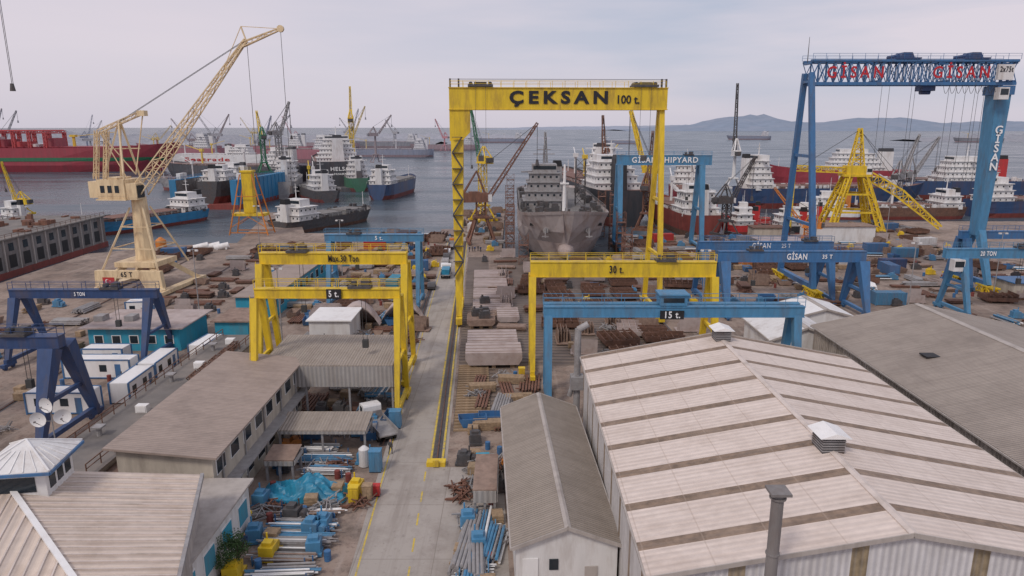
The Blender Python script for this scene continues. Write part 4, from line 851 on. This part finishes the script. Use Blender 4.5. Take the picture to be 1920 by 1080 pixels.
kinds=[
 ('plate_stack','stack of rusty steel plates on timbers','steel plates',lambda:plates(R.uniform(3,6),R.uniform(1.6,2.6),R.randint(3,9)),['rust'],'stacked steel plates around yard'),
 ('plate_stack','stack of pale primed steel plates on ground','steel plates',lambda:plates(R.uniform(3,6),R.uniform(1.6,2.6),R.randint(3,7)),['rustpale'],'stacked steel plates around yard'),
 ('pipe_stack','stack of grey steel pipes on timber bearers','pipes',lambda:pipes(R.randint(4,8),R.uniform(5,8)),['steel','wood'],'stacks of steel pipe'),
 ('hull_section','rusty ribbed ship hull section on blocks','ship section',lambda:section(R.uniform(5,8),R.uniform(4,6),R.uniform(.8,2.0)),['rust'],'ship hull sections in yard'),
 ('hull_section','pale primed ribbed ship section on blocks','ship section',lambda:section(R.uniform(5,8),R.uniform(4,6),R.uniform(.8,2.0)),['pinkgrey'],'ship hull sections in yard'),
 ('beam_stack','row of rusty steel beams on bearers','steel beams',lambda:beams(R.randint(4,8)),['brownsteel'],'rows of steel beams'),
 ('scrap_heap','small heap of rusty steel offcuts','scrap metal',lambda:scrap(),['brownsteel'],'heaps of scrap steel'),
 ('scrap_heap','small heap of grey steel offcuts','scrap metal',lambda:scrap(),['steel'],'heaps of scrap steel'),
 ('machine','dark yard winch machine on skid','machine',machine,['darksteel'],'winches and machines in yard'),
 ('crate','wooden slatted crate on pallet','crate',crate,['wood'],'wooden crates in yard'),
 ('oil_drum','blue steel oil drum standing on ground','oil drum',drum,['blue'],'oil drums in yard'),
 ('panel_rack','upright pale steel panels in a rack','steel panels',lambda:panelrack(R.uniform(4,6),R.uniform(1.6,3)),['pinkgrey'],'upright panels in racks'),
 ('panel_rack','upright rusty stiffened panels in a rack','steel panels',lambda:panelrack(R.uniform(4,6),R.uniform(1.6,3)),['rustpale'],'upright panels in racks'),
 ('machine','yellow yard machine on skid','machine',machine,['yellow'],'winches and machines in yard'),
 ('oil_drum','rusty red steel oil drum on ground','oil drum',drum,['boot'],'oil drums in yard'),
 ('machine','pale blue yard machine on skid','machine',machine,['skyblue'],'winches and machines in yard'),
 ('skip_bin','open blue steel skip bin','skip bin',skip,['blue'],'steel skip bins in yard'),
 ('skip_bin','open rusty steel skip bin','skip bin',skip,['rustpale'],'steel skip bins in yard'),
 ('timber_stack','stack of pale sawn timber baulks','timber',timber,['wood'],'stacks of timber baulks'),
 ('pipe_stack','mixed grey and blue pipes on bearers','pipes',lambda:pipes(7,6,.14,3,True),['steel','wood','skyblue','clean'],'stacks of steel pipe'),
]
protos={}
def place(k,x,y,rz):
    q=protos.setdefault(k,[])
    if len(q)>=3: return dup(R.choice(q),x,y,0,rz)
    n,l,c,fn,ms_,gr=kinds[k]; o=fn().solo(n,ms_,l,c,x,y,0,rz,group=gr); q.append(o); return o
used=[]
def scatter(x0,x1,y0,y1,n,ks,md=5,ang=(0,math.pi/2)):
    c=0
    for _ in range(n*14):
        if c>=n: break
        x,y=R.uniform(x0,x1),R.uniform(y0,y1)
        if any((x-a)**2+(y-b_)**2<md*md for a,b_ in used): continue
        used.append((x,y)); place(R.choice(ks),x,y,R.choice(ang)+R.uniform(-.15,.15)); c+=1
big=[0,1,3,3,4,5,11,12,2,18,19]; small=[6,7,8,8,9,10,13,14,15,2,16,17,18,6]
scatter(56,128,134,224,76,big,5.6); scatter(56,132,134,226,150,small,2.2)
scatter(34,56,192,224,16,big,4.6); scatter(34,60,150,188,20,big,5.4); scatter(34,60,130,224,44,small,2.4)
scatter(106,140,230,254,14,big,5.4); scatter(106,140,230,254,28,small,2.2)
scatter(72,86,96,128,12,[0,1,2,5,12],4.5); scatter(72,84,94,128,16,small,2.2)
scatter(88,125,100,128,18,big,5.2); scatter(88,125,100,128,26,small,2.3)
scatter(-42,-20.5,124,228,58,big,4.6); scatter(-43,-19.5,118,230,100,small,2.0)
scatter(-74,-56,120,205,24,[0,3,5,11],6); scatter(-74,-56,120,210,30,small,2.6)
scatter(-68,-50,168,208,10,big,6)
scatter(-19,-4,240,295,14,[0,5,12],4.5); scatter(-19,-4,220,295,30,small,2)
scatter(-35,-17,100,124,12,[0,2,5,12,19],4.2); scatter(-35,-17,92,124,30,small,1.8)
scatter(7,31,101,122,13,[3,4,5,12,11],5.2); scatter(4,30,124,180,28,[3,3,4,0,12],5.6); scatter(4,31,100,184,44,small,2.0)
scatter(-4.5,.5,118,188,14,[0,1,5,11],5); scatter(-9,-4.5,180,222,8,small,2)
scatter(-5,2.5,76,92,7,[5,2],2.6,(math.pi/2,)); scatter(-5,2,70,94,18,[8,9,10,7,18,16],1.4)
scatter(-4.5,-1.6,46,57,5,[2,19,9],1.7,(math.pi/2,)); scatter(-5,-1.0,45,72,22,[7,9,10,14,15,8,6],1.0)
scatter(-24,-14.2,74.3,78.8,12,[7,8,9,10,15,16],1.5)
scatter(-25,-14.6,47,68,34,[7,9,10,14,8,15,6,13],.95)
scatter(-30,-16,80,90,16,[5,2,8,9,19],2.2); scatter(-98,-84,160,205,14,[0,3,8,10],4.6)
scatter(-70,-46,84,104,14,[8,9,10,14,18],2.2); scatter(-100,-70,100,140,18,small,4.5); scatter(-72,-58,60,80,10,small,3)
for i in range(26):
    MB().box(-2.2,2.2,-.16,.16,0.01,.24).solo('sleeper','wood','weathered timber sleeper across slipway','sleeper',*Y(-1.3,76+i*.9),0,YR,group='timber sleepers along slipway')
def hblock(x,y,w,l,h,label,m='pinkgrey',z=.6):
    g=T('ship_block',label,'ship block',x,y,0,YR)
    MB().loft([[(-w/2,s_,z+h*.45),(-w/2+.5,s_,z),(w/2-.5,s_,z),(w/2,s_,z+h*.45),(w/2,s_,z+h),(-w/2,s_,z+h)] for s_ in (-l/2,l/2)]).part('hull_plating',g,m)
    t=MB()
    for k in range(int(l/1.5)): t.box(-w/2-.03,w/2+.03,-l/2+.7+1.5*k,-l/2+.78+1.5*k,z+h*.5,z+h+.05)
    t.part('seam',g,'rustpale')
    for sx in (-w*.33,0,w*.33): MB().box(sx-.3,sx+.3,-l*.42,l*.42,0,z).part('support_block',g,'wood')
hblock(-2.8,100,8.4,5.2,1.9,'pale primed ship block with rounded bilge'); hblock(-3.2,107.5,8.0,6.8,1.5,'large pale primed flat ship block on supports')
hblock(-5.6,121,5,6,1.1,'low pale steel block on supports','rustpale'); hblock(-.8,124,4,7,1.0,'low pinkish steel deck panel')
for yy in (133,143,153,163): hblock(-4.0-(yy-133)*.045,yy,7.5,8,.5,'flat pinkish deck panel lying beside road','pinkgrey',.25)
for x_,y_ in ((-6.3,121),(-5.1,122),(-4.9,119.5),(-5.4,134)): MB().box(-1,1,-.6,.6,0,.9).box(-.8,.8,-.5,.5,.9,1.3).cyl((-.5,0,1.3),(-.5,0,1.7),.2).solo('welding_set','darksteel','dark welding power unit on steel panel','welding machine',x_,y_,1.75 if y_<124 else .78,.2,group='welding units beside road')
for x_,y_,s_ in ((-27.5,121,1),(-19.8,123,-1)):
    rr=[]
    for i in range(9):
        t=i/8; rr.append([(s_*(-4+8*t),-2.2*math.sin(j*math.pi/8)*1.2,5.2*t*(1-t)*4*math.sin(j*math.pi/16+.3)*.8+.6) for j in range(9)]+[(s_*(-4+8*t),.2,.4)])
    MB().loft(rr).solo('bow_section','pinkgrey','curved pale steel bow section on ground','ship section',x_,y_,0,0,group='curved bow sections',smooth=True)
rk=[(-20.2,68.2,6.6),(-19.3,65.6,5.5),(-18.9,57.4,7.4),(-18.6,55.2,7.0),(-18.4,53.0,6.6),(-19,50.8,6.2),(-18.3,48.6,6),(-21.2,70.4,4)]
for i,(x,y,l) in enumerate(rk):
    g=T('pipe_rack','grey and blue pipes lying on a rack','pipe rack',x,y,0,R.uniform(-.07,.07),group='pipe racks beside road')
    pipes(7,l,.09,3,True).part('pipe',g,[('skyblue','steel','rustpale')[i%3],'wood','steel','clean']); pipes(4,l*.85,.11,2,True).part('pipe',g,[('steel','skyblue','darksteel')[i%3],'wood','clean','steel']).location=(.3,.95,0)
    b=MB()
    for xx in (-l*.35,l*.35):
        for yy in (-.85,1.45): b.box(xx-.05,xx+.05,yy-.05,yy+.05,0,.9)
        b.box(xx-.05,xx+.05,-.8,1.4,.1,.18)
    b.part('frame',g,'blue')
for i in range(5):
    g=T('steel_frame_rack','pale galvanised tube frames stacked on rack','tube frames',-3.2+.15*i,47.2+1.9*i,0,YR,group='tube frames beside small shed')
    b=MB()
    for k in range(7): b.cyl((-1.7+R.uniform(-.2,.2),-.7+.22*k,.3+.14*(k%3)),(1.7+R.uniform(-.2,.2),-.7+.22*k+R.uniform(-.1,.1),.3+.14*(k%3)),.05,n=7)
    b.part('tube',g,'clean')
    for sx in (-1.2,1.1): MB().box(sx,sx+.1,-.9,.9,0,.8).part('frame',g,'skyblue')
b=MB(); n=26; vs=[]
for j in range(n+1):
    for i in range(n+1):
        u=i/n*2-1;v=j/n*2-1; e=max(0,1-abs(u)**2.6)*max(0,1-abs(v)**2.2)
        vs.append((u*4.1+.15*math.sin(v*7),v*1.9+.2*math.sin(u*6),1.9*e**.6*(.7+.22*math.sin(u*5+1)+.14*math.sin(v*9+u*7)+.1*math.sin(u*17+v*5))+.03+R.uniform(0,.08)))
b.add(vs,[(j*(n+1)+i,j*(n+1)+i+1,(j+1)*(n+1)+i+1,(j+1)*(n+1)+i) for j in range(n) for i in range(n)]).solo('tarpaulin','tarp','crumpled blue tarpaulin covering a pile','tarpaulin',-20.2,61.4,0,.05)
def cabinet(x,y,w,h,m,label,rz=0):
    g=T('steel_cabinet',label,'cabinet',x,y,0,rz,group='steel cabinets by pipe racks')
    MB().box(-w/2,w/2,-w*.45,w*.45,.12,h).box(-w/2-.04,w/2+.04,-w*.48,w*.48,h,h+.08).part('body',g,m)
    for a,c_ in ((-w*.42,-.02),(.02,w*.42)): MB().box(a,c_,-w*.45-.03,-w*.45,.25,h-.15).part('door',g,m)
    for sy in (-w*.4,w*.3): MB().box(-w/2,w/2,sy,sy+w*.1,0,.12).part('foot',g,'black')
cabinet(-14.2,66.2,1.2,2.3,'skyblue','light blue steel site cabinet'); cabinet(-13.9,77,1.3,2.1,'skyblue','light blue steel site cabinet'); cabinet(-15.1,60,.9,1.6,'yellow','yellow steel waste cabinet'); cabinet(-13.9,60.5,.9,1.5,'wood','brown steel site cabinet'); cabinet(-3,65.6,1.3,2.0,'cyan','cyan steel site cabinet',.1); cabinet(1.4,94.5,.9,1.2,'yellow','yellow steel site cabinet beside gantry'); cabinet(-13.2,61.2,.7,1.1,'brightred','red steel site cabinet')
MB().cyl((0,0,.1),(0,0,2.0),.55,n=16).cyl((0,0,2.0),(0,0,2.3),.55,.2,16).box(-.6,.6,-.1,.1,0,.15).solo('gas_tank','white','white upright gas tank beside pipe racks','tank',-15.6,67.2)
for x_,y_ in ((-63,176),(-60,177),(-57,176)): MB().cyl((0,0,.4),(4,0,1.2),.9,n=16).box(.5,1,-.8,.8,0,.4).box(3,3.5,-.8,.8,0,.5).solo('storage_tank','clean','white horizontal storage tank on quay','tank',x_-30,y_+24,0,.3,group='storage tanks on quay')
MB().cyl((0,0,.2),(0,0,2.2),1.5,1.5,16).cyl((0,0,2.2),(0,0,3.2),1.5,.3,16).solo('mooring_buoy','orange','large orange mooring buoy standing on quay','buoy',-104,203)
_cm={}
def container(x,y,m,rz,label):
    g=T('shipping_container',label,'shipping container',x,y,0,rz,group='shipping containers in yard')
    if m not in _cm: _cm[m]=ribbed('container_side_'+m,DEF[m][0],0,.3,(.2,.1,.07),.3,depth=.06)
    MB().box(-3,3,-1.2,1.2,.1,2.6).part('body',g,_cm[m])
    b=MB()
    for sx in (-3,3):
        for sy in (-1.2,1.2): b.box(sx-.08,sx+.08,sy-.08,sy+.08,0,2.68)
    b.part('frame',g,m)
    for a,c_ in ((-1.1,-.03),(.03,1.1)): MB().box(3.0,3.05,a,c_,.2,2.5).part('door',g,m)
NM=dict(skyblue='light blue',blue='blue',navy='dark blue',white='white',cyan='cyan',green='green',orange='orange',brightred='red',steel='grey')
for a in ((76,136,'skyblue',0),(92,166,'blue',1.5),(96,172,'navy',.1),(88,178,'white',0),(-26,150,'cyan',1.5),(-24,170,'blue',.1),(-47,178,'white',.2),(118,132,'green',0),(-93,188,'blue',.2),(62,176,'orange',.1),(-13.8,238,'white',1.5),(47,214,'brightred',.1),(-40,200,'brightred',0),(-36,214,'blue',.1),(-58,190,'steel',.3),(104,196,'blue',0),(108,188,'skyblue',0),(124,206,'white',.2),(72,210,'steel',.1),(130,238,'blue',.3)): container(*a,'%s shipping container standing in steel yard'%NM[a[2]])
def wheel(g,x,y,r):
    w_=MB().cyl((x,y-.14,r),(x,y+.14,r),r,n=16).part('wheel',g,'rubber'); MB().cyl((x,y-.16,r),(x,y+.16,r),r*.5,n=10).part('rim',w_,'steel')
def truck(label,x,y,rz,cm='clean',bm_='steel',cargo=True):
    g=T('flatbed_truck',label,'truck',x,y,0,rz)
    MB().prism([(2.0,.5),(3.8,.5),(3.85,1.4),(3.55,2.5),(2.1,2.6),(2.0,2.4)],-1.1,1.1).part('cab',g,cm)
    MB().add([(3.88,-.95,1.45),(3.88,.95,1.45),(3.6,.9,2.4),(3.6,-.9,2.4)],[(0,1,2,3)]).part('windscreen',g,'glass')
    for sy in (-1.13,1.11): MB().box(2.5,3.3,sy,sy+.02,1.5,2.3).part('window',g,'glass')
    MB().box(-3.5,3.6,-.45,.45,.55,.8).part('chassis',g,'black')
    MB().box(-3.6,1.85,-1.15,1.15,.85,1.0).box(-3.6,1.85,-1.15,-1.08,1.0,1.5).box(-3.6,1.85,1.08,1.15,1.0,1.5).box(1.75,1.85,-1.08,1.08,1.0,1.9).part('cargo_bed',g,bm_)
    for sx in (-2.6,-1.6,2.9):
        for sy in (-.95,.95): wheel(g,sx,sy,.48)
    if cargo: MB().box(-3.2,1.2,-.9,.9,1.0,2.2).part('cargo',g,'tarp')
truck('white flatbed truck parked beside low shed',-15.7,75.8,rad(120),cargo=False); truck('white truck driving on yard road',-15.8,163,rad(92)); truck('white truck parked near blue cranes',60,182,rad(200)); truck('orange lorry parked on quay road',-17.6,203,rad(90),'orange','steel',False)
def car(label,x,y,rz,m):
    g=T('parked_car',label,'car',x,y,0,rz)
    MB().prism([(-2.1,.35),(2.1,.35),(2.15,.75),(1.2,.95),(.6,1.45),(-1.2,1.48),(-1.9,1.0),(-2.15,.9)],-.85,.85).part('body',g,m)
    MB().prism([(1.05,.97),(.55,1.38),(-1.15,1.4),(-1.7,1.02)],-.87,.87).part('window',g,'glass')
    for sx in (-1.35,1.35):
        for sy in (-.75,.75): wheel(g,sx,sy,.32)
for i,(x,y,m_) in enumerate(((-17.0,172,'clean'),(-17.4,179,'steel'),(-17.8,186,'darksteel'),(-18.2,193,'clean'),(79,150,'clean'),(-72,132,'steel'),(-17.8,150,'darksteel'))): car('%s parked car beside yard road'%({'clean':'white','steel':'grey','darksteel':'black'}[m_]),x,y,rad(92),m_)
g=T('forklift','orange forklift beside pipe racks','forklift',-24.6,71.5,0,.4)
MB().prism([(-1.2,.4),(1,.4),(1,1.1),(.2,1.2),(-.2,.9),(-1.2,1.2)],-.55,.55).part('body',g,'orange'); MB().beam((.9,-.5,1),(.6,-.5,2.1),.08).beam((.9,.5,1),(.6,.5,2.1),.08).beam((-1,-.5,1.1),(-.9,-.5,2.1),.08).beam((-1,.5,1.1),(-.9,.5,2.1),.08).box(-1,.7,-.6,.6,2.1,2.17).part('overhead_guard',g,'black')
MB().beam((1.2,-.35,.1),(1.2,-.35,2.4),.1).beam((1.2,.35,.1),(1.2,.35,2.4),.1).box(1.2,2.3,-.4,-.28,.1,.15).box(1.2,2.3,.28,.4,.1,.15).part('mast',g,'darksteel')
for sx in (-.8,.75):
    for sy in (-.5,.5): wheel(g,sx,sy,.3)
# ---------------------------------------------------------------- people
def person_mesh(walk):
    w_=.22 if walk else .06
    J=[(0,0,.95,.15),(0,0,1.15,.14),(0,0,1.38,.17),(0,0,1.5,.07),(0,-.01,1.60,.10),(0,-.01,1.72,.095),
       (-.10,0,.90,.10),(-.11,-w_*.6,.50,.07),(-.11,-w_*.2 if walk else 0,.08,.05),(-.11,-w_*.2-.16,.04,.04),
       (.10,0,.90,.10),(.11,w_*.5,.50,.07),(.11,w_*1.3,.10,.05),(.11,w_*1.3-.15,.04,.04),
       (-.20,0,1.40,.07),(-.25,.06,1.12,.05),(-.24,-.06,.88,.035),(-.24,-.08,.80,.035),(.20,0,1.40,.07),(.25,.02,1.12,.05),(.24,-.14,.92,.035),(.24,-.18,.85,.035)]
    E=[(0,1),(1,2),(2,3),(3,4),(4,5),(0,6),(6,7),(7,8),(8,9),(0,10),(10,11),(11,12),(12,13),(2,14),(14,15),(15,16),(16,17),(2,18),(18,19),(19,20),(20,21)]
    me=bpy.data.meshes.new('p'); me.from_pydata([j[:3] for j in J],E,[]); o=bpy.data.objects.new('p',me); COL.objects.link(o)
    o.modifiers.new('s','SKIN')
    for i,j in enumerate(J): me.skin_vertices[0].data[i].radius=(j[3],j[3]*(.75 if i<3 else 1))
    su=o.modifiers.new('u','SUBSURF'); su.levels=1
    bpy.context.view_layer.update()
    r=bpy.data.meshes.new_from_object(o.evaluated_get(bpy.context.evaluated_depsgraph_get())); bpy.data.objects.remove(o); return r
def person(label,x,y,rz,top,walk=False,group=None,z=0):
    me=person_mesh(walk); me.materials.clear()
    for m_ in ('skin','darksteel',top,'clean'): me.materials.append(M(m_))
    for p in me.polygons:
        c=p.center; p.use_smooth=True
        p.material_index=3 if c.z>1.70 else 0 if c.z>1.5 or (abs(c.x)>.19 and c.z<.88) else 1 if c.z<.96 and abs(c.x)<.19 else 2
    o=bpy.data.objects.new('person',me); COL.objects.link(o); o.location=(x,y,z); o.rotation_euler=(0,0,rz); o['label']=label; o['category']='person'
    if group: o['group']=group
for a in ((-13.3,70,2.8,'darksteel',True),(-22.6,52.2,.5,'navy',False),(-12.2,196,1,'navy',False),(-11.4,197,2,'darksteel',False),(-10.7,196.5,3,'navy',True),(-9.8,197.5,0,'darksteel',False),(-9.0,196,4,'navy',False),(58.5,163,1,'navy',False),(60,164,2.5,'darksteel',True),(61.2,163,4,'navy',False),(-12.6,152,3.1,'darksteel',True),(-.9,66,1,'orange',False)):
    person('worker in %s jacket and white helmet %s'%({'darksteel':'dark','navy':'blue','orange':'orange'}[a[3]],'walking' if a[4] else 'standing'),*a[:3],a[3],a[4],group='workers in the yard')
for i,(x,y,h) in enumerate(((-36,104,14),(-7.5,226,16),(34,120,14),(72,122,15),(-56,120,14),(100,140,14),(-19.2,140,12),(-40,160,14),(84,190,16),(122,224,16),(-70,190,14))):
    g=T('lamp_post','thin steel yard lamp post with floodlights','lamp post',x,y,0,0,group='yard lamp posts')
    MB().cyl((0,0,0),(0,0,h),.13,.07,8).part('pole',g,'steel'); MB().beam((-.8,0,h),(.8,0,h),.09).part('crossarm',g,'steel')
    for a in (-.9,.4): MB().box(a,a+.5,-.25,.1,h-.3,h-.02).part('lamp_head',g,'white')
t=T('tree','small leafy green tree beside white annex','tree',-22,49,0,0)
b=MB().cyl((0,0,0),(.1,0,1.6),.16,.11,8)
for i in range(6):
    a=i*1.05; b.cyl((.1,0,1.3+.1*i),(.1+math.cos(a)*.9,math.sin(a)*.9,2.6+.1*i),.06,.02,6)
b.part('trunk',t,'bark')
b=MB()
cl_=[(R.uniform(-1.1,1.1),R.uniform(-1.1,1.1),R.uniform(1.6,3.4),R.uniform(.35,.75)) for _ in range(18)]
for i in range(3200):
    c=R.choice(cl_); v=Vector((R.gauss(0,1),R.gauss(0,1),R.gauss(0,1))).normalized()*c[3]*R.uniform(.5,1.1); p=Vector(c[:3])+v
    u=Vector((R.uniform(-1,1),R.uniform(-1,1),R.uniform(-1,1))).normalized(); q=u.orthogonal().normalized(); s_=R.uniform(.05,.1)
    b.add([p-u*s_,p+q*s_*.5,p+u*s_,p-q*s_*.5],[(0,1,2,3)])
b.part('crown',t,'leaf')
